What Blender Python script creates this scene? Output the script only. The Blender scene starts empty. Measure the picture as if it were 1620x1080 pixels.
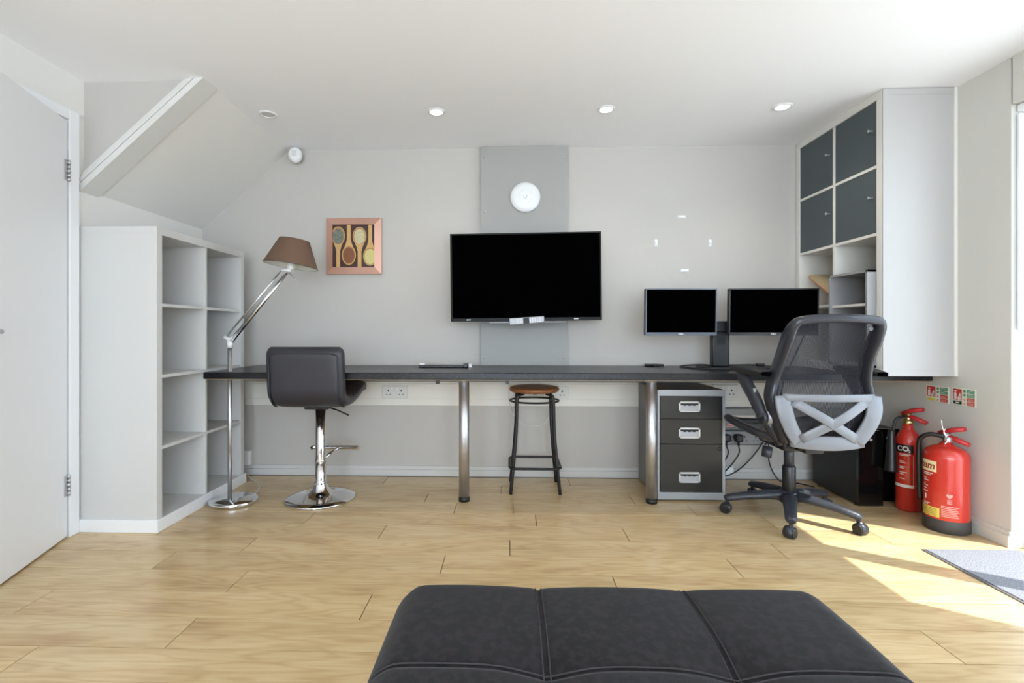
import bpy, bmesh, math, random
from mathutils import Vector, Matrix, Euler
random.seed(7)
S = bpy.context.scene
COL = S.collection
PI = math.pi
R = math.radians

# ------------------------------------------------------------------ camera, world, sun, exposure
cam_d = bpy.data.cameras.new('camera')
cam_d.sensor_width = 36.0
cam_d.lens = 791.9 / 1620 * 36.0
cam_d.shift_x = (810 - 781.8) / 1620
cam_d.shift_y = -(540 - 524.3) / 1620
cam_d.clip_start = 0.02
cam = bpy.data.objects.new('camera', cam_d)
cam.location = (0, 0, 0.977)
cam.rotation_euler = (PI / 2, 0, 0.0306)
COL.objects.link(cam)
S.camera = cam

w = bpy.data.worlds.new('daylight')
S.world = w
w.use_nodes = True
bg = w.node_tree.nodes['Background']
bg.inputs['Color'].default_value = (0.70, 0.84, 1.0, 1)
bg.inputs['Strength'].default_value = 3.8

def lamp(name, kind, loc, rot=(0, 0, 0), **kw):
    d = bpy.data.lights.new(name, kind)
    for k, v in kw.items():
        setattr(d, k, v)
    o = bpy.data.objects.new(name, d)
    o.location = loc
    o.rotation_euler = rot
    COL.objects.link(o)
    return o

sun_dir = Vector((-0.85 * math.cos(R(60)), 0.52 * math.cos(R(60)), -math.sin(R(60))))
sun = lamp('sun', 'SUN', (6, -3, 6), energy=7.2, color=(1.0, 0.98, 0.95), angle=R(0.6))
sun.rotation_euler = sun_dir.to_track_quat('-Z', 'Y').to_euler()

# daylight by the glazed door (right); fill through an added window behind the viewer
a1 = lamp('daylight_door', 'AREA', (2.335, 0.965, 1.0), (0, R(90), 0), energy=8, shape='RECTANGLE', size=1.95, size_y=2.7, color=(0.74, 0.87, 1.0))
a2 = lamp('added_window_fill', 'AREA', (0.2, -2.24, 1.25), (R(90), 0, 0), energy=76, shape='RECTANGLE', size=3.2, size_y=1.7, color=(0.80, 0.90, 1.0))

vs = S.view_settings
vs.view_transform = 'Standard'
vs.look = 'None'
vs.exposure = 0.56
vs.gamma = 1.0
vs.use_curve_mapping = False
S.cycles.max_bounces = 10
S.cycles.diffuse_bounces = 6
S.cycles.glossy_bounces = 4
S.cycles.transparent_max_bounces = 12
S.cycles.sample_clamp_indirect = 6.0
S.cycles.caustics_reflective = False
S.cycles.caustics_refractive = False
S.cycles.use_denoising = True

# ------------------------------------------------------------------ materials
def lin(c):
    c = c / 255.0
    return c / 12.92 if c <= 0.04045 else ((c + 0.055) / 1.055) ** 2.4

def rgb(r, g, b):
    return (lin(r), lin(g), lin(b), 1)

def mat(name, col, rough=0.5, metal=0.0, spec=0.5, bump=None, coat=0.0, sheen=0.0, vary=None, emit=None):
    """bump=(scale, strength, distance); vary=(scale, amount)"""
    m = bpy.data.materials.new(name)
    m.use_nodes = True
    nt = m.node_tree
    b = nt.nodes['Principled BSDF']
    b.inputs['Base Color'].default_value = col
    b.inputs['Roughness'].default_value = rough
    b.inputs['Metallic'].default_value = metal
    b.inputs['Specular IOR Level'].default_value = spec
    b.inputs['Coat Weight'].default_value = coat
    b.inputs['Sheen Weight'].default_value = sheen
    tc = nt.nodes.new('ShaderNodeTexCoord')
    if vary:
        n = nt.nodes.new('ShaderNodeTexNoise')
        n.inputs['Scale'].default_value = vary[0]
        n.inputs['Detail'].default_value = 4
        nt.links.new(tc.outputs['Object'], n.inputs['Vector'])
        mx = nt.nodes.new('ShaderNodeMix')
        mx.data_type = 'RGBA'
        d = 1 - vary[1]
        mx.inputs[6].default_value = (col[0] * d, col[1] * d, col[2] * d, 1)
        u = 1 + vary[1]
        mx.inputs[7].default_value = (min(col[0] * u, 1), min(col[1] * u, 1), min(col[2] * u, 1), 1)
        nt.links.new(n.outputs['Fac'], mx.inputs[0])
        nt.links.new(mx.outputs[2], b.inputs['Base Color'])
    if bump:
        n = nt.nodes.new('ShaderNodeTexNoise')
        n.inputs['Scale'].default_value = bump[0]
        n.inputs['Detail'].default_value = 3
        nt.links.new(tc.outputs['Object'], n.inputs['Vector'])
        bp = nt.nodes.new('ShaderNodeBump')
        bp.inputs['Strength'].default_value = bump[1]
        bp.inputs['Distance'].default_value = bump[2] if len(bump) > 2 else 0.002
        nt.links.new(n.outputs['Fac'], bp.inputs['Height'])
        nt.links.new(bp.outputs['Normal'], b.inputs['Normal'])
    if emit:
        b.inputs['Emission Color'].default_value = emit[0]
        b.inputs['Emission Strength'].default_value = emit[1]
    return m

M = {}
M['wall'] = mat('wall_paint', rgb(190, 186, 181), 0.85, bump=(90, 0.15), vary=(1.5, 0.012))
M['wall_right'] = mat('wall_paint_warm', rgb(208, 206, 200), 0.85, bump=(90, 0.15), vary=(1.5, 0.012))
M['white_wall'] = mat('white_wall_paint', rgb(226, 224, 220), 0.8, bump=(90, 0.12))
M['ceiling'] = mat('ceiling_paint', rgb(247, 248, 252), 0.85, bump=(70, 0.12))
M['gloss_white'] = mat('white_gloss_paint', rgb(232, 233, 235), 0.35, bump=(20, 0.05))
M['trim_white'] = mat('off_white_trim_paint', rgb(214, 213, 210), 0.5, bump=(20, 0.05))
M['melamine'] = mat('white_melamine', rgb(203, 202, 200), 0.38, bump=(200, 0.03))
M['gloss_panel'] = mat('white_gloss_panel', rgb(180, 178, 177), 0.3, spec=0.12, bump=(6, 0.02))
M['shelf_grey'] = mat('warm_white_melamine', rgb(222, 220, 214), 0.4, bump=(200, 0.03))
M['upvc'] = mat('white_upvc', rgb(238, 240, 243), 0.3, vary=(3, 0.01))
M['panel_grey'] = mat('grey_panel', rgb(158, 157, 154), 0.6, vary=(8, 0.015), bump=(150, 0.05))
M['trunking'] = mat('cream_trunking', rgb(226, 223, 215), 0.5, vary=(3, 0.01))
M['socket'] = mat('white_socket_plastic', rgb(215, 214, 210), 0.35, vary=(10, 0.01))
M['dark_hole'] = mat('dark_hole', rgb(30, 30, 32), 0.7, vary=(10, 0.01))
M['chrome'] = mat('chrome', (0.80, 0.80, 0.82, 1), 0.07, 1.0, bump=(3, 0.02))
M['steel'] = mat('brushed_steel', (0.6, 0.6, 0.62, 1), 0.38, 0.95, bump=(60, 0.05))
M['silver'] = mat('silver_plastic', rgb(172, 174, 180), 0.35, 0.4, vary=(30, 0.03))
M['black_plastic'] = mat('black_plastic', rgb(27, 27, 29), 0.38, vary=(20, 0.1))
M['black_matte'] = mat('black_matte', rgb(32, 32, 34), 0.6, vary=(20, 0.1))
M['black_gloss'] = mat('black_gloss', rgb(14, 13, 14), 0.12, coat=0.4, vary=(8, 0.1))
M['screen'] = mat('switched_off_screen', rgb(2, 2, 2), 0.6, spec=0.0, vary=(8, 0.1))
M['bezel'] = mat('black_satin_bezel', rgb(14, 14, 15), 0.55, spec=0.25, vary=(8, 0.1))
M['cable'] = mat('black_cable', rgb(40, 38, 42), 0.5, vary=(20, 0.1))
M['white_cable'] = mat('white_cable', rgb(225, 224, 220), 0.5, vary=(20, 0.02))
M['leather'] = mat('black_faux_leather', rgb(42, 41, 48), 0.42, bump=(260, 0.25, 0.0006), vary=(6, 0.08))
M['piping'] = mat('black_piping', rgb(36, 35, 40), 0.45, vary=(30, 0.05))
M['shade'] = mat('brown_fabric', rgb(102, 78, 62), 0.9, bump=(600, 0.3, 0.0005), vary=(60, 0.05))
M['shade_in'] = mat('pale_shade_lining', rgb(225, 224, 218), 0.8, vary=(60, 0.02))
M['seat_wood'] = mat('stool_wood', rgb(132, 84, 48), 0.4, vary=(24, 0.25), bump=(60, 0.1))
M['black_metal'] = mat('black_metal', rgb(30, 29, 31), 0.4, 0.3, vary=(30, 0.05))
M['door_teal'] = mat('slate_blue_melamine', rgb(70, 79, 83), 0.5, vary=(12, 0.03))
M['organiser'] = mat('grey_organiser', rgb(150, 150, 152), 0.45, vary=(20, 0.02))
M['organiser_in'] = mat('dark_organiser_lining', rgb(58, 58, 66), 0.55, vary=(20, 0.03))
M['cab_silver'] = mat('silver_steel_paint', rgb(160, 163, 168), 0.35, 0.35, vary=(40, 0.02))
M['cab_side'] = mat('grey_steel_paint', rgb(110, 110, 113), 0.4, 0.2, vary=(40, 0.02))
M['cab_black'] = mat('black_drawer_front', rgb(30, 29, 28), 0.32, coat=0.15, vary=(8, 0.12))
M['cup'] = mat('pale_steel_cup', rgb(205, 207, 210), 0.3, 0.5, bump=(80, 0.3))
M['lock'] = mat('dark_lock', rgb(48, 48, 44), 0.4, 0.6, vary=(30, 0.05))
M['ext_red'] = mat('extinguisher_red', rgb(192, 48, 36), 0.27, coat=0.3, vary=(8, 0.03))
M['ext_red_dark'] = mat('handle_red', rgb(178, 38, 40), 0.35, vary=(20, 0.05))
M['brass'] = mat('brass', (0.72, 0.55, 0.25, 1), 0.3, 1.0, vary=(30, 0.05))
M['rubber'] = mat('dark_rubber', rgb(62, 60, 58), 0.6, vary=(20, 0.08))
M['ink_white'] = mat('white_print', rgb(232, 226, 222), 0.5, vary=(50, 0.02))
M['ink_pink'] = mat('faded_pink_print', rgb(226, 150, 140), 0.5, vary=(50, 0.05))
M['ink_black'] = mat('black_print', rgb(32, 30, 32), 0.4, vary=(50, 0.05))
M['ink_cream'] = mat('cream_print', rgb(238, 222, 178), 0.5, vary=(50, 0.03))
M['ink_red'] = mat('red_print', rgb(196, 48, 42), 0.5, vary=(50, 0.04))
M['ink_green'] = mat('green_print', rgb(52, 140, 104), 0.5, vary=(50, 0.05))
M['ink_yellow'] = mat('yellow_print', rgb(220, 204, 96), 0.5, vary=(50, 0.05))
M['ink_brown'] = mat('brown_red_print', rgb(150, 60, 40), 0.5, vary=(50, 0.05))
M['sign'] = mat('sign_plastic', rgb(222, 224, 208), 0.45, vary=(20, 0.02))
M['dark_edge'] = mat('dark_joint', rgb(60, 48, 36), 0.8, vary=(30, 0.1))
M['chip'] = mat('raw_chipboard', rgb(186, 160, 124), 0.8, vary=(120, 0.15))
M['copper'] = mat('brushed_copper_frame', rgb(196, 152, 134), 0.48, 0.5, bump=(4, 0.3, 0.02), vary=(5, 0.15))
M['chair_frame'] = mat('dark_grey_chair_frame', rgb(44, 45, 52), 0.28, vary=(14, 0.05))
M['chair_silver'] = mat('silver_grey_nylon', rgb(122, 124, 130), 0.36, vary=(14, 0.02))
M['chair_base'] = mat('charcoal_nylon', rgb(48, 50, 57), 0.38, vary=(14, 0.05))
M['paving'] = mat('pale_paving', rgb(190, 186, 178), 0.9, bump=(30, 0.4), vary=(2, 0.06))
M['orange'] = mat('booklet_orange', rgb(214, 142, 100), 0.6, vary=(6, 0.25))
M['booklet'] = mat('booklet_cream', rgb(196, 178, 142), 0.6, vary=(8, 0.2))
M['light_on'] = mat('lit_lamp_glass', (1, 1, 1, 1), 0.3, emit=((1, 0.96, 0.9, 1), 9.0))
M['light_off'] = mat('unlit_lamp_glass', rgb(205, 205, 205), 0.3, vary=(20, 0.02))
M['grout'] = mat('floor_underlay', rgb(70, 50, 32), 0.9, vary=(10, 0.1))

def glass_material():
    m = bpy.data.materials.new('clear_glass')
    m.use_nodes = True
    nt = m.node_tree
    nt.nodes.clear()
    o = nt.nodes.new('ShaderNodeOutputMaterial')
    t = nt.nodes.new('ShaderNodeBsdfTransparent')
    t.inputs['Color'].default_value = (0.97, 0.985, 0.98, 1)
    g = nt.nodes.new('ShaderNodeBsdfGlossy')
    g.inputs['Roughness'].default_value = 0.02
    lw = nt.nodes.new('ShaderNodeLayerWeight')
    pw_ = nt.nodes.new('ShaderNodeMath'); pw_.operation = 'POWER'; pw_.inputs[1].default_value = 5
    nt.links.new(lw.outputs['Facing'], pw_.inputs[0])
    f = nt.nodes.new('ShaderNodeMath'); f.operation = 'MULTIPLY_ADD'; f.inputs[1].default_value = 0.9; f.inputs[2].default_value = 0.04
    nt.links.new(pw_.outputs[0], f.inputs[0])
    mx = nt.nodes.new('ShaderNodeMixShader')
    nt.links.new(f.outputs[0], mx.inputs[0])
    nt.links.new(t.outputs[0], mx.inputs[1])
    nt.links.new(g.outputs[0], mx.inputs[2])
    nt.links.new(mx.outputs[0], o.inputs['Surface'])
    return m
M['glass'] = glass_material()

def mesh_material():
    m = mat('black_mesh_fabric', rgb(40, 40, 48), 0.7, spec=0.2, sheen=0.1)
    nt = m.node_tree
    b = nt.nodes['Principled BSDF']
    out = nt.nodes['Material Output']
    tc = nt.nodes.new('ShaderNodeTexCoord')
    wv = nt.nodes.new('ShaderNodeTexWave')
    wv.wave_type = 'BANDS'
    wv.bands_direction = 'X'
    wv.inputs['Scale'].default_value = 62
    nt.links.new(tc.outputs['Object'], wv.inputs['Vector'])
    mr = nt.nodes.new('ShaderNodeMapRange')
    mr.inputs['From Min'].default_value = 0.35
    mr.inputs['From Max'].default_value = 0.75
    mr.inputs['To Min'].default_value = 0.92
    mr.inputs['To Max'].default_value = 0.42
    nt.links.new(wv.outputs['Fac'], mr.inputs['Value'])
    t = nt.nodes.new('ShaderNodeBsdfTransparent')
    mx = nt.nodes.new('ShaderNodeMixShader')
    nt.links.new(mr.outputs[0], mx.inputs[0])
    nt.links.new(t.outputs[0], mx.inputs[1])
    nt.links.new(b.outputs[0], mx.inputs[2])
    nt.links.new(mx.outputs[0], out.inputs['Surface'])
    return m
M['mesh'] = mesh_material()

def slat_material():
    m = mat('white_blind_fabric', rgb(236, 237, 240), 0.7, vary=(30, 0.01))
    nt = m.node_tree
    b = nt.nodes['Principled BSDF']
    out = nt.nodes['Material Output']
    t = nt.nodes.new('ShaderNodeBsdfTranslucent')
    t.inputs['Color'].default_value = (0.85, 0.86, 0.88, 1)
    mx = nt.nodes.new('ShaderNodeMixShader')
    mx.inputs[0].default_value = 0.35
    nt.links.new(b.outputs[0], mx.inputs[1])
    nt.links.new(t.outputs[0], mx.inputs[2])
    nt.links.new(mx.outputs[0], out.inputs['Surface'])
    return m
M['slat'] = slat_material()

def ramp(nt, stops):
    r = nt.nodes.new('ShaderNodeValToRGB')
    e = r.color_ramp.elements
    e[0].position, e[0].color = stops[0]
    e[1].position, e[1].color = stops[-1]
    for p, c in stops[1:-1]:
        x = e.new(p)
        x.color = c
    return r

def oak_material():
    m = bpy.data.materials.new('oak_laminate')
    m.use_nodes = True
    nt = m.node_tree
    b = nt.nodes['Principled BSDF']
    L = nt.links.new
    tc = nt.nodes.new('ShaderNodeTexCoord')
    oi = nt.nodes.new('ShaderNodeObjectInfo')
    off = nt.nodes.new('ShaderNodeVectorMath'); off.operation = 'SCALE'
    off.inputs[0].default_value = (37.0, 53.0, 11.0)
    L(oi.outputs['Random'], off.inputs['Scale'])
    add = nt.nodes.new('ShaderNodeVectorMath'); add.operation = 'ADD'
    L(tc.outputs['Object'], add.inputs[0]); L(off.outputs[0], add.inputs[1])
    mp = nt.nodes.new('ShaderNodeMapping')
    mp.inputs['Scale'].default_value = (1.0, 6.5, 1.0)
    L(add.outputs[0], mp.inputs['Vector'])
    # broad cathedral figure: contour lines of a stretched noise
    n1 = nt.nodes.new('ShaderNodeTexNoise'); n1.inputs['Scale'].default_value = 1.5; n1.inputs['Detail'].default_value = 2.5
    n1.inputs['Roughness'].default_value = 0.45
    L(mp.outputs[0], n1.inputs['Vector'])
    mul = nt.nodes.new('ShaderNodeMath'); mul.operation = 'MULTIPLY'; mul.inputs[1].default_value = 70
    L(n1.outputs['Fac'], mul.inputs[0])
    sn = nt.nodes.new('ShaderNodeMath'); sn.operation = 'SINE'; L(mul.outputs[0], sn.inputs[0])
    mr = nt.nodes.new('ShaderNodeMapRange'); mr.inputs['From Min'].default_value = -1; mr.inputs['From Max'].default_value = 1
    L(sn.outputs[0], mr.inputs['Value'])
    # fine straight fibres
    mp2 = nt.nodes.new('ShaderNodeMapping'); mp2.inputs['Scale'].default_value = (3.0, 75.0, 1.0)
    L(add.outputs[0], mp2.inputs['Vector'])
    n2 = nt.nodes.new('ShaderNodeTexNoise'); n2.inputs['Scale'].default_value = 2.2; n2.inputs['Detail'].default_value = 4
    L(mp2.outputs[0], n2.inputs['Vector'])
    # slow tone drift
    mp3 = nt.nodes.new('ShaderNodeMapping'); mp3.inputs['Scale'].default_value = (1.2, 4.0, 1.0)
    L(add.outputs[0], mp3.inputs['Vector'])
    n3 = nt.nodes.new('ShaderNodeTexNoise'); n3.inputs['Scale'].default_value = 2.0; n3.inputs['Detail'].default_value = 3
    L(mp3.outputs[0], n3.inputs['Vector'])
    r1 = ramp(nt, [(0.0, rgb(176, 145, 102)), (0.4, rgb(201, 174, 131)), (1.0, rgb(210, 185, 144))])
    L(mr.outputs[0], r1.inputs[0])
    r2 = ramp(nt, [(0.30, rgb(180, 150, 104)), (0.70, rgb(216, 191, 149))])
    L(n2.outputs['Fac'], r2.inputs[0])
    r3 = ramp(nt, [(0.27, rgb(150, 112, 70)), (0.46, rgb(198, 169, 124)), (0.72, rgb(218, 194, 153))])
    L(n3.outputs['Fac'], r3.inputs[0])
    m1 = nt.nodes.new('ShaderNodeMix'); m1.data_type = 'RGBA'; m1.inputs[0].default_value = 0.5
    L(r1.outputs[0], m1.inputs[6]); L(r2.outputs[0], m1.inputs[7])
    m2 = nt.nodes.new('ShaderNodeMix'); m2.data_type = 'RGBA'; m2.inputs[0].default_value = 0.42
    L(m1.outputs[2], m2.inputs[6]); L(r3.outputs[0], m2.inputs[7])
    hs = nt.nodes.new('ShaderNodeHueSaturation')
    vr = nt.nodes.new('ShaderNodeMapRange'); vr.inputs['To Min'].default_value = 0.93; vr.inputs['To Max'].default_value = 1.05
    L(oi.outputs['Random'], vr.inputs['Value']); L(vr.outputs[0], hs.inputs['Value'])
    L(m2.outputs[2], hs.inputs['Color'])
    L(hs.outputs[0], b.inputs['Base Color'])
    b.inputs['Roughness'].default_value = 0.24
    b.inputs['Specular IOR Level'].default_value = 0.5
    bp = nt.nodes.new('ShaderNodeBump'); bp.inputs['Strength'].default_value = 0.12; bp.inputs['Distance'].default_value = 0.0006
    L(n2.outputs['Fac'], bp.inputs['Height']); L(bp.outputs[0], b.inputs['Normal'])
    return m
M['oak'] = oak_material()

def speck_material(name, base, speck, scale, thr, rough, bump=0.0, coat=0.0):
    m = bpy.data.materials.new(name)
    m.use_nodes = True
    nt = m.node_tree
    b = nt.nodes['Principled BSDF']
    tc = nt.nodes.new('ShaderNodeTexCoord')
    n = nt.nodes.new('ShaderNodeTexNoise'); n.inputs['Scale'].default_value = scale; n.inputs['Detail'].default_value = 2
    nt.links.new(tc.outputs['Object'], n.inputs['Vector'])
    r = ramp(nt, [(thr - 0.06, base), (thr + 0.1, speck)])
    nt.links.new(n.outputs['Fac'], r.inputs[0])
    nt.links.new(r.outputs[0], b.inputs['Base Color'])
    b.inputs['Roughness'].default_value = rough
    b.inputs['Coat Weight'].default_value = coat
    if bump:
        bp = nt.nodes.new('ShaderNodeBump'); bp.inputs['Strength'].default_value = bump; bp.inputs['Distance'].default_value = 0.003
        nt.links.new(n.outputs['Fac'], bp.inputs['Height']); nt.links.new(bp.outputs[0], b.inputs['Normal'])
    return m
M['worktop'] = speck_material('black_granite_laminate', rgb(20, 20, 24), rgb(54, 54, 58), 160, 0.6, 0.3)
M['worktop'].node_tree.nodes['Principled BSDF'].inputs['Specular IOR Level'].default_value = 0.35
M['rug'] = speck_material('grey_mat_fibre', rgb(108, 108, 113), rgb(140, 140, 146), 220, 0.5, 0.95, 0.4)
M['velour'] = speck_material('charcoal_velour', rgb(26, 23, 24), rgb(36, 32, 34), 60, 0.5, 0.9, 0.12)
M['velour'].node_tree.nodes['Principled BSDF'].inputs['Sheen Weight'].default_value = 0.08
M['velour'].node_tree.nodes['Principled BSDF'].inputs['Specular IOR Level'].default_value = 0.15
M['stitch'] = mat('charcoal_stitch', rgb(54, 50, 53), 0.8, vary=(100, 0.1))
M['seed_green'] = speck_material('grey_green_seeds', rgb(70, 74, 66), rgb(150, 152, 140), 420, 0.5, 0.7)
M['seed_brown'] = speck_material('brown_seeds', rgb(96, 52, 30), rgb(160, 106, 72), 420, 0.5, 0.7)
M['seed_cream'] = speck_material('cream_seeds', rgb(160, 150, 108), rgb(214, 204, 166), 420, 0.45, 0.7)
M['seed_yellow'] = speck_material('yellow_seeds', rgb(186, 174, 100), rgb(216, 208, 146), 420, 0.45, 0.7)
M['spoon'] = mat('printed_spoon_wood', rgb(202, 160, 100), 0.5, vary=(30, 0.12))
M['spoon_rim'] = mat('printed_spoon_rim', rgb(168, 120, 72), 0.5, vary=(30, 0.12))
M['print_dark'] = mat('printed_dark_ground', rgb(56, 26, 20), 0.45, vary=(10, 0.3))

# ------------------------------------------------------------------ mesh builder
class MB:
    def __init__(s, off=(0, 0, 0)):
        s.bm = bmesh.new()
        s.off = Vector(off)
        s.mi = 0
        s.mats = None

    def V(s, p):
        return s.bm.verts.new(Vector(p) - s.off)

    def F(s, vs, smooth=False):
        try:
            f = s.bm.faces.new(vs)
        except ValueError:
            return None
        f.material_index = s.mi
        f.smooth = smooth
        return f

    def box(s, x0, x1, y0, y1, z0, z1, bev=0.0, seg=1, rot=None, pivot=None):
        c = [(x0, y0, z0), (x1, y0, z0), (x1, y1, z0), (x0, y1, z0), (x0, y0, z1), (x1, y0, z1), (x1, y1, z1), (x0, y1, z1)]
        if rot is not None:
            pv = Vector(pivot if pivot is not None else ((x0 + x1) / 2, (y0 + y1) / 2, (z0 + z1) / 2))
            c = [rot @ (Vector(p) - pv) + pv for p in c]
        v = [s.V(p) for p in c]
        fs = [s.F([v[i] for i in q]) for q in ((0, 3, 2, 1), (4, 5, 6, 7), (0, 1, 5, 4), (1, 2, 6, 5), (2, 3, 7, 6), (3, 0, 4, 7))]
        if bev > 0:
            ed = list({e for f in fs for e in f.edges})
            r = bmesh.ops.bevel(s.bm, geom=ed, offset=bev, segments=seg, affect='EDGES', profile=0.5)
            for f in r['faces']:
                f.material_index = s.mi
                f.smooth = seg > 1
        return s

    def ring_frame(s, t):
        t = t.normalized()
        a = Vector((0, 0, 1)) if abs(t.z) < 0.9 else Vector((1, 0, 0))
        u = t.cross(a).normalized()
        return u, t.cross(u).normalized()

    def tube(s, pts, r, n=10, caps=True, closed=False, flat=None, up=None):
        """tube along points; r float or list; flat=(a,b) section scale with the a axis along 'up' x tangent"""
        P = [Vector(p) for p in pts]
        m = len(P)
        rings = []
        pu = None
        for i, p in enumerate(P):
            if closed:
                t = P[(i + 1) % m] - P[i - 1]
            else:
                t = (P[min(i + 1, m - 1)] - P[max(i - 1, 0)])
            t.normalize()
            if up is not None:
                u = Vector(up).cross(t)
                if u.length < 1e-4:
                    u = s.ring_frame(t)[0]
                u.normalize()
                v = t.cross(u).normalized()
            elif pu is None:
                u, v = s.ring_frame(t)
            else:
                u = (pu - t * pu.dot(t)).normalized()
                v = t.cross(u).normalized()
            pu = u
            rr = r[i] if isinstance(r, (list, tuple)) else r
            fa, fb = flat if flat else (1, 1)
            rings.append([s.V(p + u * math.cos(2 * PI * k / n) * rr * fa + v * math.sin(2 * PI * k / n) * rr * fb) for k in range(n)])
        cnt = m if closed else m - 1
        for i in range(cnt):
            a, b = rings[i], rings[(i + 1) % m]
            for k in range(n):
                s.F([a[k], a[(k + 1) % n], b[(k + 1) % n], b[k]], True)
        if caps and not closed:
            s.F(list(reversed(rings[0])))
            s.F(rings[-1])
        return s

    def cyl(s, p0, p1, r, n=20, r1=None):
        return s.tube([p0, p1], [r, r if r1 is None else r1], n)

    def lathe(s, prof, c=(0, 0, 0), n=32, axis='Z', rot=None, sx=1.0, sy=1.0):
        """prof list of (radius, height)"""
        C = Vector(c)
        rings = []
        for rr, h in prof:
            ring = []
            if rr < 1e-6:
                p = Vector((0, 0, h))
                ring = None
            def conv(x, y, z):
                if axis == 'Z': q = Vector((x * sx, y * sy, z))
                elif axis == 'Y': q = Vector((x, z, y))
                else: q = Vector((z, x, y))
                if rot is not None: q = rot @ q
                return C + q
            if ring is None:
                rings.append([s.V(conv(0, 0, h))])
            else:
                rings.append([s.V(conv(rr * math.cos(2 * PI * k / n), rr * math.sin(2 * PI * k / n), h)) for k in range(n)])
        for a, b in zip(rings[:-1], rings[1:]):
            if len(a) == 1 and len(b) == 1:
                continue
            for k in range(n):
                k2 = (k + 1) % n
                if len(a) == 1: s.F([a[0], b[k2], b[k]], True)
                elif len(b) == 1: s.F([a[k], a[k2], b[0]], True)
                else: s.F([a[k], a[k2], b[k2], b[k]], True)
        return s

    def prism(s, poly, fr, d0, d1):
        """poly 2D points; fr(u,v,d)->3D"""
        a = [s.V(fr(u, v, d0)) for u, v in poly]
        b = [s.V(fr(u, v, d1)) for u, v in poly]
        n = len(poly)
        s.F(list(reversed(a))); s.F(b)
        for i in range(n):
            s.F([a[i], a[(i + 1) % n], b[(i + 1) % n], b[i]])
        return s

    def grid(s, f, nu, nv, smooth=True, closed_u=False):
        g = [[s.V(f(i / (nu if closed_u else nu - 1), j / (nv - 1))) for i in range(nu)] for j in range(nv)]
        for j in range(nv - 1):
            for i in range(nu if closed_u else nu - 1):
                i2 = (i + 1) % nu
                s.F([g[j][i], g[j][i2], g[j + 1][i2], g[j + 1][i]], smooth)
        return s

    def build(s, name, m, parent=None, smooth_angle=None):
        bmesh.ops.recalc_face_normals(s.bm, faces=s.bm.faces)
        me = bpy.data.meshes.new(name)
        s.bm.to_mesh(me)
        s.bm.free()
        for x in (m if isinstance(m, (list, tuple)) else [m]):
            me.materials.append(M[x] if isinstance(x, str) else x)
        o = bpy.data.objects.new(name, me)
        COL.objects.link(o)
        if parent is not None:
            o.parent = parent
        return o

def tag(o, label=None, cat=None, group=None, kind=None):
    if label: o['label'] = label
    if cat: o['category'] = cat
    if group: o['group'] = group
    if kind: o['kind'] = kind
    return o

def thing(name, label, cat, loc=(0, 0, 0), rz=0, group=None):
    o = bpy.data.objects.new(name, None)
    o.empty_display_size = 0.05
    COL.objects.link(o)
    o.location = loc
    o.rotation_euler = (0, 0, rz)
    return tag(o, label, cat, group)

def struct(mb, name, m, parent=None):
    o = mb.build(name, m, parent)
    if parent is None:
        o['kind'] = 'structure'
    return o

def copy_tree(o, parent=None):
    c = o.copy()
    COL.objects.link(c)
    if parent is not None: c.parent = parent
    for ch in list(o.children):
        copy_tree(ch, c)
    return c

def bez(p0, p1, p2, p3, n=12):
    P = [Vector(p) for p in (p0, p1, p2, p3)]
    out = []
    for i in range(n + 1):
        t = i / n
        out.append(P[0] * (1 - t) ** 3 + P[1] * 3 * t * (1 - t) ** 2 + P[2] * 3 * t * t * (1 - t) + P[3] * t ** 3)
    return out

def spline(pts, n=6):
    P = [Vector(p) for p in pts]
    P = [P[0] * 2 - P[1]] + P + [P[-1] * 2 - P[-2]]
    out = []
    for i in range(1, len(P) - 2):
        for k in range(n):
            t = k / n
            a, b, c, d = P[i - 1], P[i], P[i + 1], P[i + 2]
            out.append(0.5 * ((2 * b) + (c - a) * t + (2 * a - 5 * b + 4 * c - d) * t * t + (3 * b - a - 3 * c + d) * t ** 3))
    out.append(P[-2])
    return out

def text_geo(body, size, shear=0.0, bold=0.0):
    """2D triangulated text: verts (x,y) centred and faces"""
    cu = bpy.data.curves.new('text', 'FONT')
    cu.body = body
    cu.size = size
    cu.shear = shear
    cu.offset = bold
    cu.align_x = 'CENTER'
    cu.resolution_u = 3
    o = bpy.data.objects.new('text', cu)
    COL.objects.link(o)
    dg = bpy.context.evaluated_depsgraph_get()
    dg.update()
    me = bpy.data.meshes.new_from_object(o.evaluated_get(dg))
    vs_ = [(v.co.x, v.co.y) for v in me.vertices]
    fs_ = [tuple(p.vertices) for p in me.polygons]
    bpy.data.objects.remove(o)
    bpy.data.curves.remove(cu)
    bpy.data.meshes.remove(me)
    return vs_, fs_

def put_text(mb, body, size, fr, **kw):
    v, f = text_geo(body, size, **kw)
    vv = [mb.V(fr(x, y)) for x, y in v]
    for q in f:
        mb.F([vv[i] for i in q])

# ------------------------------------------------------------------ room dimensions
XL, XR, YB, YF, ZC = -2.11, 2.265, 3.38, -2.2, 2.214

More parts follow.
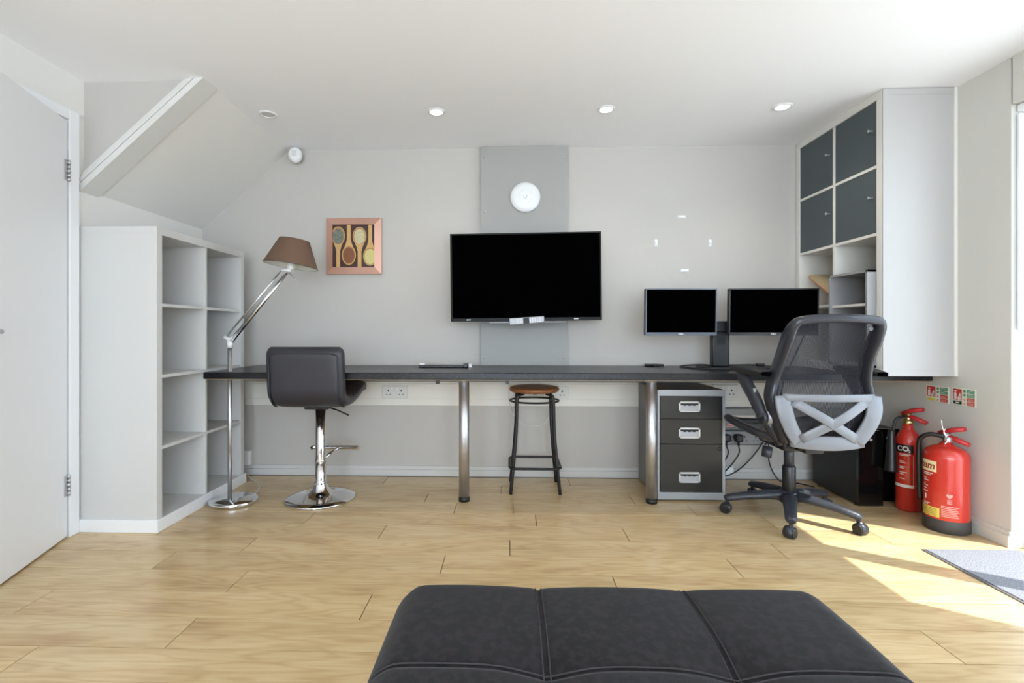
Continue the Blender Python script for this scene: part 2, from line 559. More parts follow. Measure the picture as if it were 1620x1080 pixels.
# floor of planks
fb = MB(); fb.box(XL - 0.2, XR + 0.16, YF - 0.1, YB + 0.1, -0.08, -0.006)
floor = struct(fb, 'floor', 'grout')
joints = {0: [-1.065, 0.41], -1: [-1.72, -0.51, 0.69, 1.9], 1: [-1.475, -0.28, 0.93], 2: [-1.195, 0.002, 1.2], 3: [-1.7, -0.62, 0.56, 1.76],
          4: [-1.05, 0.137, 1.33], 5: [-1.5, -0.3, 0.02, 1.0], -2: [-1.065, 0.14, 1.34], -3: [-1.46, -0.26, 0.94, 2.1], -4: [-0.785, 0.42, 1.6], -5: [-1.3, -0.1, 1.1]}
pitch = 0.1672
def row_y(k): return 1.848 + pitch * (k + 1)   # far side of row k
for k in range(-25, 9):
    y1 = min(row_y(k) - 0, YB + 0.02)
    y0 = max(row_y(k) - pitch, YF)
    if y1 - y0 < 0.02: continue
    js = joints.get(k) or [XL + 0.2 + ((k * 0.437) % 1.2) + 1.2 * q for q in range(5)]
    xs = [XL] + [j for j in sorted(js) if XL + 0.02 < j < XR - 0.02] + [XR + 0.09]
    for xa, xb in zip(xs[:-1], xs[1:]):
        g = 0.0017
        c = ((xa + xb) / 2, (y0 + y1) / 2, 0)
        pb = MB(c)
        X0, X1, Y0, Y1 = xa + g, xb - g, y0 + g, y1 - g
        ch = 0.0003
        lo = [pb.V(p) for p in ((X0, Y0, -0.008), (X1, Y0, -0.008), (X1, Y1, -0.008), (X0, Y1, -0.008))]
        mid = [pb.V(p) for p in ((X0, Y0, -ch), (X1, Y0, -ch), (X1, Y1, -ch), (X0, Y1, -ch))]
        top = [pb.V(p) for p in ((X0 + ch, Y0 + ch, 0), (X1 - ch, Y0 + ch, 0), (X1 - ch, Y1 - ch, 0), (X0 + ch, Y1 - ch, 0))]
        for A, B in ((lo, mid), (mid, top)):
            for i in range(4): pb.F([A[i], A[(i + 1) % 4], B[(i + 1) % 4], B[i]])
        pb.F(top); pb.F(lo)
        o = pb.build('plank', 'oak', floor)
        o.location = c

# ceiling, walls
b = MB(); b.box(XL - 0.1, XR + 0.155, YF - 0.1, YB + 0.1, ZC, ZC + 0.08); struct(b, 'ceiling', 'ceiling')
b = MB(); b.box(XL - 0.1, XR + 0.3, YB, YB + 0.1, 0, ZC); struct(b, 'wall_back', 'wall')
b = MB()
b.box(XL - 0.1, XL, 2.32, YB, 0, ZC); b.box(XL - 0.1, XL, 1.53, 2.32, 1.99, ZC); b.box(XL - 0.1, XL, YF, 1.53, 0, ZC)
struct(b, 'wall_left', 'white_wall')
b = MB()
b.box(-3.1, -3.0, 0.9, 2.9, 0, ZC); b.box(-3.0, XL - 0.1, 0.8, 0.9, 0, ZC); b.box(-3.0, XL - 0.1, 2.9, 3.0, 0, ZC); b.box(-3.1, XL - 0.1, 0.8, 3.0, ZC, ZC + 0.08); b.box(-3.1, XL - 0.2, 0.8, 3.0, -0.08, 0)
struct(b, 'wall_hallway', 'white_wall')  # unseen hall box, closed in to stop light leaking through
OY0, OY1 = -0.4, 2.331
b = MB()
b.box(XR, XR + 0.16, OY1, YB, 0, ZC)
b.box(XR, XR + 0.16, YF, OY0, 0, ZC)
b.box(XR - 0.006, XR + 0.16, OY0, OY1 - 0.012, 2.0, ZC)
struct(b, 'wall_right', 'wall_right')
b = MB()
b.box(XL, XR, YF - 0.1, YF, 0, 0.35); b.box(XL, XR, YF - 0.1, YF, 2.1, ZC)
b.box(XL, -1.4, YF - 0.1, YF, 0.35, 2.1); b.box(1.8, XR, YF - 0.1, YF, 0.35, 2.1)
struct(b, 'wall_rear', 'white_wall')
# unseen window behind the viewer, added to let in more light
b = MB()
for x in (-1.4, -0.35, 0.70, 1.74):
    b.box(x, x + 0.06, YF - 0.08, YF - 0.03, 0.35, 2.1)
b.box(-1.4, 1.8, YF - 0.08, YF - 0.03, 0.35, 0.41); b.box(-1.4, 1.8, YF - 0.08, YF - 0.03, 2.04, 2.1)
win = struct(b, 'window_added', 'upvc')
for x in (-1.34, -0.29, 0.76):
    b = MB(); b.box(x, x + 0.98, YF - 0.058, YF - 0.052, 0.41, 2.04); b.build('pane', 'glass', win)
# glazed sliding door on the right
b = MB()
X0, X1 = XR + 0.08, XR + 0.14
b.box(X0, X1, OY0, OY0 + 0.06, 0, 2.0); b.box(X0, X1, OY1 - 0.035, OY1, 0, 2.0)
b.box(X0, X1, OY0, OY1, 1.95, 2.0); b.box(X0, X1, OY0, OY1, -0.006, 0.035)
for y in (1.67, 0.64): b.box(X0, X1, y, y + 0.09, 0.035, 1.95)
gd = struct(b, 'door_2', 'upvc')
for y0, y1 in ((OY0 + 0.06, 0.64), (0.73, 1.67), (1.76, OY1 - 0.035)):
    b = MB(); b.box(X0 + 0.027, X0 + 0.033, y0, y1, 0.035, 1.95); b.build('pane', 'glass', gd)
b = MB(); b.box(XR + 0.16, XR + 9, -8, 9, -0.12, -0.04); struct(b, 'ground', 'paving')

# stair: spandrel wall, sloping soffit, moulded stringer
sl = 0.886
def zs(x): return ZC - sl * (-1.505 - x)
b = MB()
b.prism([(XL, zs(XL) + 0.07), (-1.584, ZC), (XL, ZC)], lambda u, v, d: (u, d, v), 2.42, 2.50)
struct(b, 'wall_stair', 'wall')
b = MB()
b.prism([(XL, zs(XL)), (-1.505, ZC), (-1.60, ZC), (XL, zs(XL) + 0.085)], lambda u, v, d: (u, d, v), 2.50, YB)
struct(b, 'ceiling_stair', 'white_wall')
b = MB()
nx, nz = -sl / math.hypot(1, sl), 1 / math.hypot(1, sl)
def strip(e0, e1, y0, y1, z_off=0.0):
    # band parallel to the slope; e measured square to the slope above the soffit line
    p = []
    for e in (e0, e1):
        for x in ((XL, -1.505) if e == e0 else (-1.505, XL)):
            pass
    def line(e):
        c = e * math.hypot(1, sl)
        xe = -1.505 - c / sl
        return (XL, zs(XL) + c), (xe, ZC)
    (a0, a1), (b0, b1) = line(e0), line(e1)
    b.prism([a0, a1, b1, b0], lambda u, v, d: (u, d, v), y0, y1)
strip(-0.010, 0.018, 2.392, 2.510); strip(0.018, 0.023, 2.402, 2.45); strip(0.023, 0.042, 2.394, 2.45); strip(0.042, 0.058, 2.404, 2.45)
struct(b, 'trim_1', 'trim_white')

# skirting
b = MB(); b.box(XL, XR, YB - 0.016, YB, 0, 0.044, 0.001); b.box(XL, XR, YB - 0.009, YB, 0.044, 0.068, 0.001); struct(b, 'baseboard_back', 'melamine')
b = MB(); b.box(XR - 0.014, XR, OY1, YB, 0, 0.052, 0.001); b.box(XR - 0.008, XR, OY1, YB, 0.052, 0.072, 0.001); struct(b, 'baseboard_right', 'wall_right')

# door_1: leaf standing ajar, architrave as trim_2
b = MB()
b.box(XL, XL + 0.02, 2.318, 2.372, 0, 2.035, 0.002); b.box(XL, XL + 0.02, 1.48, 1.535, 0, 2.035, 0.002); b.box(XL, XL + 0.02, 1.535, 2.318, 1.985, 2.035, 0.002)
b.box(XL - 0.1, XL, 2.30, 2.32, 0, 1.99); b.box(XL - 0.1, XL, 1.53, 1.545, 0, 1.99)
struct(b, 'trim_2', 'gloss_white')
hinge = (XL + 0.014, 2.312, 0)
b = MB(); b.box(-0.036, 0.0, -0.76, -0.004, 0.008, 1.975, 0.0015)
door = struct(b, 'door_1', 'gloss_white'); door.location = hinge; door.rotation_euler = (0, 0, R(18.0))
for z in (0.20, 1.69):
    b = MB()
    for i in range(5):
        b.cyl((0.006, 0.0, z + i * 0.02), (0.006, 0.0, z + i * 0.02 + 0.0185), 0.0055 if i % 2 else 0.0065, 10)
    b.box(-0.002, 0.0015, -0.03, 0.0, z, z + 0.098)
    b.build('hinge', 'steel', door)
b = MB()
b.cyl((0, -0.70, 0.977), (0.012, -0.70, 0.977), 0.026, 20); b.cyl((0.01, -0.70, 0.977), (0.05, -0.70, 0.977), 0.010, 12)
b.tube([(0.05, -0.70, 0.977), (0.056, -0.66, 0.977), (0.056, -0.575, 0.977)], 0.009, 10)
h = b.build('door_handle', 'steel', door)

# downlights
def downlight(x, y, on, label):
    t = thing('downlight', label, 'light', (x, y, ZC), 0, 'recessed ceiling downlights')
    b = MB(); b.lathe([(0.034, -0.001), (0.036, -0.006), (0.046, -0.006), (0.050, 0.0)], n=32); b.build('bezel', 'gloss_white', t)
    b = MB(); b.lathe([(0, -0.003), (0.0345, -0.003)], n=24); b.build('lamp', 'light_on' if on else 'light_off', t)
    if on:
        l = lamp('downlight_glow', 'SPOT', (x, y, ZC - 0.02), energy=7, color=(1.0, 0.9, 0.76), spot_size=R(125), spot_blend=0.9, shadow_soft_size=0.035)
downlight(-1.374, 2.809, False, 'unlit ceiling downlight beside the sloping stair soffit, leftmost of four')
downlight(-0.412, 2.805, True, 'lit ceiling downlight between the alarm sensor and the grey wall panel')
downlight(0.537, 2.802, True, 'lit ceiling downlight just right of the grey wall panel')
downlight(1.501, 2.80, True, 'lit ceiling downlight nearest the wall shelf with slate doors')

# dado trunking on the back wall under the worktop
t = thing('cable_trunking', 'cream cable trunking running along the back wall under the worktop', 'trunking', (0, YB - 0.001, 0.48))
o = (0, YB - 0.001, 0.48)
b = MB(o); b.box(-1.80, 2.20, YB - 0.03, YB - 0.001, 0.478, 0.640, 0.002); b.build('body', 'trunking', t)
b = MB(o); b.box(-1.80, 2.20, YB - 0.036, YB - 0.03, 0.524, 0.628, 0.002); b.build('lid', 'trunking', t)
b = MB((0, YB, 0.64)); b.box(-1.71, 2.26, YB - 0.045, YB, 0.655, 0.7105)  # beige strip stands in for shade on the wall below the worktop
tag(b.build('wall_shade_strip', 'chip'), 'beige strip painting the shaded wall under the back edge of the worktop', 'shade strip')

def sockets(name, label, gangs, x0, x1, z0, z1, y, mname='socket', rocker=True, group=None):
    c = ((x0 + x1) / 2, y, (z0 + z1) / 2)
    t = thing(name, label, 'socket', c, 0, group)
    b = MB(c); b.box(x0, x1, y - 0.010, y, z0, z1, 0.003, 2); b.build('faceplate', mname, t)
    wd = (x1 - x0) / gangs
    for g in range(gangs):
        gx = x0 + wd * (g + 0.5)
        b = MB(c); zc = (z0 + z1) / 2 - 0.004
        b.box(gx - 0.004, gx + 0.004, y - 0.0108, y - 0.008, zc + 0.006, zc + 0.018)
        b.box(gx - 0.016, gx - 0.008, y - 0.0108, y - 0.008, zc - 0.016, zc - 0.010)
        b.box(gx + 0.008, gx + 0.016, y - 0.0108, y - 0.008, zc - 0.016, zc - 0.010)
        b.build('socket_hole', 'dark_hole', t)
        if rocker:
            s_ = 1 if g == 0 else -1
            b = MB(c); b.box(gx + s_ * 0.026 - 0.006, gx + s_ * 0.026 + 0.006, y - 0.014, y - 0.009, z1 - 0.030, z1 - 0.010, 0.001); b.build('switch', 'gloss_white', t)
    return t
ys = YB - 0.036
sockets('wall_socket', 'white double socket on the trunking right of the black bar stool', 2, -0.855, -0.682, 0.530, 0.614, ys)
sockets('wall_socket', 'white double socket on the trunking right of the round wooden stool', 2, 0.222, 0.392, 0.530, 0.614, ys)
sockets('wall_socket', 'white double socket on the trunking above the filing cabinet corner', 2, 1.335, 1.50, 0.540, 0.626, ys)
# surface boxes right of the cabinet
st = sockets('socket_strip', 'grey four gang socket with two black plugs behind the filing cabinet', 4, 1.37, 1.658, 0.232, 0.318, YB - 0.02, 'organiser', False)
b = MB(st.location); b.box(1.365, 1.663, YB - 0.022, YB, 0.227, 0.323, 0.003); b.build('back_box', 'cab_side', st)
t = thing('switch_box', 'shallow grey wall box above the four gang socket', 'box', (1.53, YB, 0.33))
b = MB((1.53, YB, 0.33)); b.box(1.36, 1.668, YB - 0.05, YB, 0.335, 0.395, 0.004); b.build('body', 'cab_side', t)
b = MB((1.53, YB, 0.33)); b.box(1.36, 1.668, YB - 0.06, YB, 0.398, 0.472, 0.004); b.build('lid', 'organiser', t)
b = MB((1.53, YB, 0.33)); b.box(1.40, 1.60, YB - 0.0635, YB - 0.06, 0.415, 0.43, 0.001); b.build('label_strip', 'ink_white', t)
b = MB((1.53, YB, 0.33)); b.box(1.42, 1.47, YB - 0.0512, YB - 0.05, 0.352, 0.358); b.box(1.43, 1.468, YB - 0.0512, YB - 0.05, 0.364, 0.37); b.build('red_print', 'ink_pink', t)
for i, (px, lab) in enumerate(((1.42, 'black plug in the leftmost hole of the grey four gang socket'), (1.50, 'black plug in the second hole of the grey four gang socket'))):
    t = thing('power_plug', lab, 'plug', (px, YB - 0.03, 0.275), 0, 'plugs in the grey socket strip')
    b = MB((px, YB - 0.03, 0.275)); b.box(px - 0.025, px + 0.025, YB - 0.075, YB - 0.03, 0.255, 0.305, 0.012, 3); b.build('plug_body', 'black_plastic', t)
    b = MB((px, YB - 0.03, 0.275)); b.cyl((px, YB - 0.055, 0.262), (px, YB - 0.055, 0.232), 0.008, 10); b.build('sleeve', 'black_plastic', t)
    b = MB((px, YB - 0.03, 0.275))
    b.tube(spline([(px, YB - 0.055, 0.235), (px + 0.012 - 0.01 * i, YB - 0.055, 0.18), (px - 0.02 - 0.02 * i, YB - 0.05, 0.11), (px - 0.07 - 0.02 * i, YB - 0.05, 0.055)]), 0.0045, 8)
    b.build('flex', 'cable', t)
b = MB(); b.box(1.42, 1.475, YB - 0.045, YB - 0.017, 0.03, 0.085, 0.004)
tag(b.build('junction_box', 'gloss_white'), 'small white junction box on the skirting right of the filing cabinet', 'junction box')
b = MB(); b.box(-1.835, -1.765, YB - 0.035, YB, 0.069, 0.165, 0.004)
tag(b.build('wall_box', 'gloss_white'), 'small white surface box on the back wall beside the open bookcase', 'box')
b = MB(); b.tube(spline([(1.775, YB - 0.05, 0.70), (1.74, YB - 0.05, 0.52), (1.70, YB - 0.045, 0.33), (1.63, YB - 0.04, 0.2), (1.54, YB - 0.045, 0.10), (1.46, YB - 0.05, 0.045), (1.38, YB - 0.06, 0.022)], 8), 0.0045, 8)
tag(b.build('cable', 'cable'), 'black cable curving left down the wall towards the filing cabinet', 'cable')
b = MB(); b.tube(spline([(1.80, YB - 0.055, 0.70), (1.745, YB - 0.055, 0.45), (1.70, YB - 0.05, 0.28), (1.70, YB - 0.05, 0.12), (1.75, YB - 0.08, 0.012), (1.84, YB - 0.12, 0.008), (1.9, YB - 0.2, 0.008)], 8), 0.0045, 8)
tag(b.build('cable', 'cable'), 'black cable dropping straight down the wall to the floor by the black towers', 'cable')
b = MB(); b.tube(spline([(-0.004, YB - 0.042, 0.64), (0.0, YB - 0.042, 0.50), (0.03, YB - 0.012, 0.41), (0.09, YB - 0.01, 0.36), (0.17, YB - 0.01, 0.342), (0.24, YB - 0.01, 0.37), (0.285, YB - 0.02, 0.455), (0.30, YB - 0.044, 0.53)], 8), 0.003, 8)
tag(b.build('cable', 'white_cable'), 'white cable looping on the wall behind the round wooden stool', 'cable')

# ------------------------------------------------------------------ worktop
t = thing('worktop_desk', 'long black speckled worktop on steel legs along the back wall', 'desk', (0.25, 3.06, 0))
o = (0.25, 3.06, 0)
DF = 2.745
b = MB(o); b.box(-1.712, 2.262, DF, YB - 0.003, 0.712, 0.750, 0.004, 2); b.build('tabletop', 'worktop', t)
b = MB(o); b.box(-1.70, 2.255, DF + 0.01, YB - 0.05, 0.7095, 0.712); b.build('underside', 'chip', t)
for i, x in enumerate((-0.262, 0.81)):
    b = MB(o); b.cyl((x, 2.885, 0.024), (x, 2.885, 0.70), 0.030, 32); l = b.build('leg', 'steel', t)
    b = MB(o); b.lathe([(0.030, 0.688), (0.032, 0.694), (0.058, 0.704), (0.060, 0.7095), (0, 0.7095)], (x, 2.885, 0), 32); b.build('flange', 'steel', l)
    b = MB(o); b.cyl((x, 2.885, 0.0), (x, 2.885, 0.026), 0.0325, 28, 0.031); b.build('foot', 'black_plastic', l)
for x in (-0.405, -0.012):
    b = MB(o); b.box(x - 0.009, x + 0.009, 2.79, 2.815, 0.684, 0.7095); b.build('bracket', 'black_plastic', t)

# ------------------------------------------------------------------ open bookcase on the left
def kallax(t, o, face, y0, L, z0, H, depth, sgn, nc, nr, m, skip=None):
    """box shelving; sgn +1: front faces +x at x=face, -1: front faces -x"""
    xa, xb = (face - depth, face) if sgn > 0 else (face, face + depth)
    T, I = 0.038, 0.016
    b = MB(o); b.box(xa, xb, y0, y0 + L, z0 + H - T, z0 + H, 0.001); b.build('top_board', m, t)
    b = MB(o); b.box(xa, xb, y0, y0 + L, z0, z0 + T, 0.001); b.build('bottom_board', m, t)
    for y in (y0, y0 + L - T):
        b = MB(o); b.box(xa, xb, y, y + T, z0 + T, z0 + H - T, 0.001); b.build('side_panel', m, t)
    cw = (L - 2 * T - (nc - 1) * I) / nc
    chh = (H - 2 * T - (nr - 1) * I) / nr
    inset = 0.002
    fa, fb_ = (xa, xb - inset) if sgn > 0 else (xa + inset, xb)
    for i in range(1, nc):
        y = y0 + T + i * cw + (i - 1) * I
        b = MB(o); b.box(fa, fb_, y, y + I, z0 + T, z0 + H - T, 0.0008); b.build('divider', m, t)
    for j in range(1, nr):
        z = z0 + T + j * chh + (j - 1) * I
        for i in range(nc):
            if skip and (i, j) in skip: continue
            y = y0 + T + i * (cw + I)
            b = MB(o); b.box(fa, fb_, y, y + cw, z, z + I, 0.0008); b.build('shelf', m, t)
    bx = xa if sgn > 0 else xb - 0.006
    b = MB(o); b.box(bx, bx + 0.006, y0 + T, y0 + L - T, z0 + T, z0 + H - T); b.build('back_panel', m, t)
    return cw, chh, T, I
XB, YBk = -1.714, 2.3825
t = thing('bookcase', 'tall white open bookcase with eight empty cells, on the floor beside the door', 'bookcase', (-1.905, 2.78, 0))
o = (-1.905, 2.78, 0)
kallax(t, o, XB, YBk, 0.80, 0.022, 1.468, 0.388, 1, 2, 4, 'melamine')
b = MB(o)
b.box(XB - 0.40 + 0.008, XB + 0.010, YBk - 0.010, YBk, 0, 0.062, 0.002); b.box(XB, XB + 0.010, YBk, YBk + 0.81, 0, 0.062, 0.002)
b.build('plinth', 'gloss_white', t)
b = MB(); b.cyl((-1.93, 2.86, 1.4905), (-1.93, 2.86, 1.50), 0.012, 12); b.tube([(-1.93, 2.86, 1.498), (-1.90, 2.86, 1.515), (-1.885, 2.86, 1.51)], 0.007, 8)
tag(b.build('metal_catch', 'brass'), 'small dull metal catch lying on top of the open bookcase', 'catch')

# ------------------------------------------------------------------ shelf unit with slate doors on the right
XS, YS = 1.896, 2.61
LS = YB - 0.006 - YS
t = thing('wall_shelf', 'white shelf unit with four slate blue doors standing on the worktop', 'shelf unit', (2.1, 3.0, 0.75))
o = (2.1, 3.0, 0.75)
H = 1.460
z0k = 0.7505
cw, chh, T, I = kallax(t, o, XS, YS, LS, z0k, H, 0.33, -1, 2, 4, 'shelf_grey', skip={(0, 1)})
b = MB(o); b.box(XS, XR - 0.002, YS, YB - 0.01, z0k + H, ZC - 0.001, 0.0005); b.build('top_filler', 'shelf_grey', t)
b = MB(o); b.box(XS + 0.001, XR - 0.012, YS - 0.008, YS - 0.0005, z0k, z0k + H - 0.0, 0.001); b.build('end_panel', 'gloss_panel', t)
for za_, zb_ in ((z0k, z0k + 0.03), (z0k + H - 0.032, z0k + H - 0.001)):
    b = MB(o); b.box(XS + 0.03, XR - 0.019, YS - 0.0095, YS - 0.008, za_, zb_, 0.0004); b.build('edge_strip', 'gloss_panel', t)
b = MB(o); b.box(XR - 0.018, XR - 0.001, YS - 0.012, YS + 0.02, z0k, ZC - 0.001, 0.001); b.build('scribe_strip', 'shelf_grey', t)
for i in range(2):
    for j in (2, 3):
        y = YS + T + i * (cw + I); z = z0k + T + j * (chh + I)
        b = MB(o); b.box(XS + 0.006, XS + 0.022, y + 0.002, y + cw - 0.002, z + 0.002, z + chh - 0.002, 0.001); d = b.build('door', 'door_teal', t)
        b = MB(o); b.lathe([(0.0, -0.024), (0.008, -0.024), (0.008, -0.021), (0.0045, -0.018), (0.004, 0.0)], (XS + 0.006, y + 0.035, z + chh / 2 + 0.02), 14, axis='X'); b.build('knob', 'silver', d)
# organiser box standing in the near column
t = thing('desk_organiser', 'grey pigeonhole box with one white shelf tucked into the wall shelf', 'organiser', (1.99, 2.84, 0.79))
o = (1.99, 2.84, 0.79)
ya, yb, xa, xb, za, zb = 2.652, 2.968, 1.853, 2.09, z0k + 0.0385, 1.300
b = MB(o)
b.box(xa, xb, ya, ya + 0.014, za, zb, 0.001); b.box(xa, xb, yb - 0.014, yb, za, zb, 0.001); b.box(xa, xb, ya, yb, zb - 0.014, zb, 0.001); b.box(xa, xb, ya, yb, za, za + 0.014, 0.001)
b.build('carcass', 'organiser', t)
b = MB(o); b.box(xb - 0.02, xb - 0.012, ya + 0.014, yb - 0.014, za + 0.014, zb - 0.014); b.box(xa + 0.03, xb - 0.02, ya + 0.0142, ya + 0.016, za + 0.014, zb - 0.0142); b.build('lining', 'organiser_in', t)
b = MB(o); b.box(xa + 0.012, xb - 0.02, ya + 0.0165, yb - 0.0145, 1.112, 1.126, 0.001); b.build('shelf', 'ink_white', t)
# leaning booklets in the far column
t = thing('booklet', 'orange and cream booklet leaning in the far column of the wall shelf', 'book', (2.03, 3.18, 1.14))
o = (2.03, 3.18, 1.14)
rt = Matrix.Rotation(R(31), 3, 'X')
b = MB(o); b.box(1.93, 2.10, 3.02, 3.31, 1.252, 1.258, 0.0005, rot=rt); b.build('cover', 'orange', t)
b = MB(o); b.box(1.932, 2.098, 3.022, 3.308, 1.258, 1.273, rot=rt, pivot=(2.015, 3.165, 1.255)); b.build('pages', 'booklet', t)

# ------------------------------------------------------------------ panel on the back wall, access point, television
t = thing('wall_panel', 'tall grey boxed panel behind the television, from worktop to ceiling', 'panel', (0.1, YB, 0.76))
o = (0.1, YB, 0.76)
YP = YB - 0.042
b = MB(o); b.box(-0.191, 0.388, YP, YB - 0.001, 0.7505, ZC - 0.002, 0.001); b.build('board', 'panel_grey', t)
for x, z in ((-0.165, 2.14), (0.362, 2.14), (-0.165, 1.775), (0.362, 1.775), (-0.165, 0.80), (0.362, 0.80)):
    b = MB(o); b.lathe([(0.0075, 0.0), (0.0065, -0.003), (0, -0.004)], (x, YP, z), 12, axis='Y'); b.build('screw', 'steel', t)
t = thing('access_point', 'round white wireless access point on the grey panel above the television', 'access point', (0.105, YP, 1.868))
b = MB(); b.lathe([(0.094, 0.0), (0.100, -0.006), (0.100, -0.012), (0.094, -0.020), (0.07, -0.027), (0.043, -0.030)], (0, 0, 0), 56, axis='Y'); b.build('dome', 'gloss_white', t)
b = MB(); b.lathe([(0.0425, -0.030), (0.0405, -0.0285), (0.038, -0.0305), (0.0, -0.032)], (0, 0, 0), 48, axis='Y'); b.build('centre_disc', 'upvc', t)
b = MB()
b.tube([(-0.011, -0.0325, 0.010), (-0.011, -0.0325, -0.003), (-0.007, -0.0325, -0.010), (0, -0.0325, -0.012), (0.007, -0.0325, -0.010), (0.011, -0.0325, -0.003), (0.011, -0.0325, 0.010)], 0.0014, 6)
b.build('emblem', 'organiser', t)

t = thing('television', 'large flat black television mounted over the grey wall panel', 'television', (0.101, 3.15, 1.321))
t.rotation_euler = (0, R(-0.6), R(-0.3))
W2, H2 = 0.474, 0.277
b = MB(); b.box(-W2, W2, 0.0, 0.035, -H2, H2, 0.003, 2); b.box(-0.33, 0.33, 0.03, 0.065, -0.24, 0.10, 0.01); b.build('casing', 'bezel', t)
b = MB(); b.box(-W2 + 0.012, W2 - 0.012, -0.0012, 0.001, -H2 + 0.02, H2 - 0.010); b.build('screen', 'screen', t)
b = MB()
for x0_, x1_ in ((-W2, -W2 + 0.010), (W2 - 0.010, W2)): b.box(x0_, x1_, -0.003, 0.0, -H2, H2, 0.0008)
b.box(-W2, W2, -0.003, 0.0, H2 - 0.009, H2, 0.0008); b.box(-W2, W2, -0.003, 0.0, -H2, -H2 + 0.018, 0.0008)
b.build('bezel', 'bezel', t)
for xm in (-0.375, 0.30):
    b = MB(); b.box(xm, xm + 0.027, -0.0036, -0.002, -H2 + 0.008, -H2 + 0.013); b.build('trim_mark', 'silver', t)
b = MB(); b.box(-0.1, 0.1, 0.065, 0.10, -0.15, 0.12, 0.003); b.box(-0.05, 0.05, 0.10, 0.182, -0.08, 0.08, 0.003)
b.box(-0.23, 0.24, -0.02, 0.05, -H2 - 0.010, -H2 - 0.006); b.build('wall_mount', 'black_metal', t)
b = MB(); b.box(-0.23, 0.24, -0.022, -0.02, -H2 - 0.012, -H2 - 0.005); b.build('ledge_lip', 'cab_side', t)
# remote on the ledge
t = thing('remote_control', 'slim silver and black remote control resting under the television screen', 'remote control', (0.107, 3.112, 1.046), 0)
t.rotation_euler = (R(8), R(-4), 0)
b = MB(); b.box(-0.108, 0.108, -0.010, 0.008, -0.020, 0.020, 0.004, 2); b.build('body', 'silver', t)
b = MB(); b.box(-0.022, 0.015, -0.0125, -0.0095, -0.017, 0.017, 0.001); b.build('dial', 'black_plastic', t)
b = MB()
for i in range(9):
    x = (-0.060 + i * 0.010) if i < 4 else (0.022 + (i - 4) * 0.0145)
    for z in (-0.011, 0.0, 0.011): b.box(x - 0.0025, x + 0.0025, -0.0125, -0.0095, z - 0.0035, z + 0.0035)
q = b.build('buttons', 'ink_white', t); q['kind'] = 'stuff'

# ------------------------------------------------------------------ picture
PX0, PX1, PZ0, PZ1 = -1.244, -0.866, 1.367, 1.746
t = thing('framed_picture', 'square copper framed picture of four wooden spoons of seeds', 'picture', ((PX0 + PX1) / 2, YB, PZ0))
o = ((PX0 + PX1) / 2, YB, PZ0)
m_ = 0.046
b = MB(o)
yo, yi, ybk = YB - 0.018, YB - 0.028, YB - 0.001
outer = [(PX0, PZ0), (PX1, PZ0), (PX1, PZ1), (PX0, PZ1)]
inner = [(PX0 + m_, PZ0 + m_), (PX1 - m_, PZ0 + m_), (PX1 - m_, PZ1 - m_), (PX0 + m_, PZ1 - m_)]
vo = [b.V((x, ybk, z)) for x, z in outer]; vm = [b.V((x, yo, z)) for x, z in outer]; vi = [b.V((x, yi, z)) for x, z in inner]; vb = [b.V((x, YB - 0.020, z)) for x, z in inner]
for A, B in ((vo, vm), (vm, vi), (vi, vb)):
    for i in range(4): b.F([A[i], A[(i + 1) % 4], B[(i + 1) % 4], B[i]])
b.build('frame', 'copper', t)
b = MB(o)
pw = PX1 - PX0 - 2 * m_; ph = PZ1 - PZ0 - 2 * m_
def pp(u, v, k=0): return (PX0 + m_ + u * pw, YB - 0.0195 - 0.0002 * k, PZ0 + m_ + v * ph)
def poly2(pts, k, mi):
    b.mi = mi
    q = []
    for (u, v) in pts: q.append(b.V(pp(min(max(u, 0), 1), min(max(v, 0), 1), k)))
    b.F(q)
poly2([(0, 0), (1, 0), (1, 1), (0, 1)], 0, 0)
def spoon(cx_, cz_, rx, rz, sgn, tail, mi, k):
    n = 28
    el = [(cx_ + rx * 1.12 * math.cos(2 * PI * i / n), cz_ + rz * 1.1 * math.sin(2 * PI * i / n)) for i in range(n)]
    hw0, hw1 = rx * 0.92, 0.045
    y0_ = cz_ + sgn * rz * 0.55
    y1_ = cz_ + sgn * (rz + 0.16)
    neck = [(cx_ - hw0, y0_), (cx_ - hw0 * 0.55, cz_ + sgn * (rz + 0.05)), (cx_ - hw1, y1_), (cx_ - hw1, tail), (cx_ + hw1, tail), (cx_ + hw1, y1_), (cx_ + hw0 * 0.55, cz_ + sgn * (rz + 0.05)), (cx_ + hw0, y0_)]
    poly2(neck, k, 1); poly2(el, k + 1, 1)
    poly2([(cx_ + rx * math.cos(2 * PI * i / n), cz_ + rz * math.sin(2 * PI * i / n)) for i in range(n)], k + 2, 2)
    poly2([(cx_ + rx * 0.9 * math.cos(2 * PI * i / n), cz_ + rz * 0.9 * math.sin(2 * PI * i / n) - 0.008) for i in range(n)], k + 3, mi)
spoon(0.13, 0.74, 0.145, 0.20, -1, 0.0, 3, 1)
spoon(0.64, 0.73, 0.145, 0.20, -1, 0.0, 5, 1)
spoon(0.385, 0.285, 0.150, 0.21, 1, 1.0, 4, 6)
spoon(0.895, 0.255, 0.150, 0.20, 1, 1.0, 6, 6)
b.build('print', ['print_dark', 'spoon', 'spoon_rim', 'seed_green', 'seed_brown', 'seed_cream', 'seed_yellow'], t)

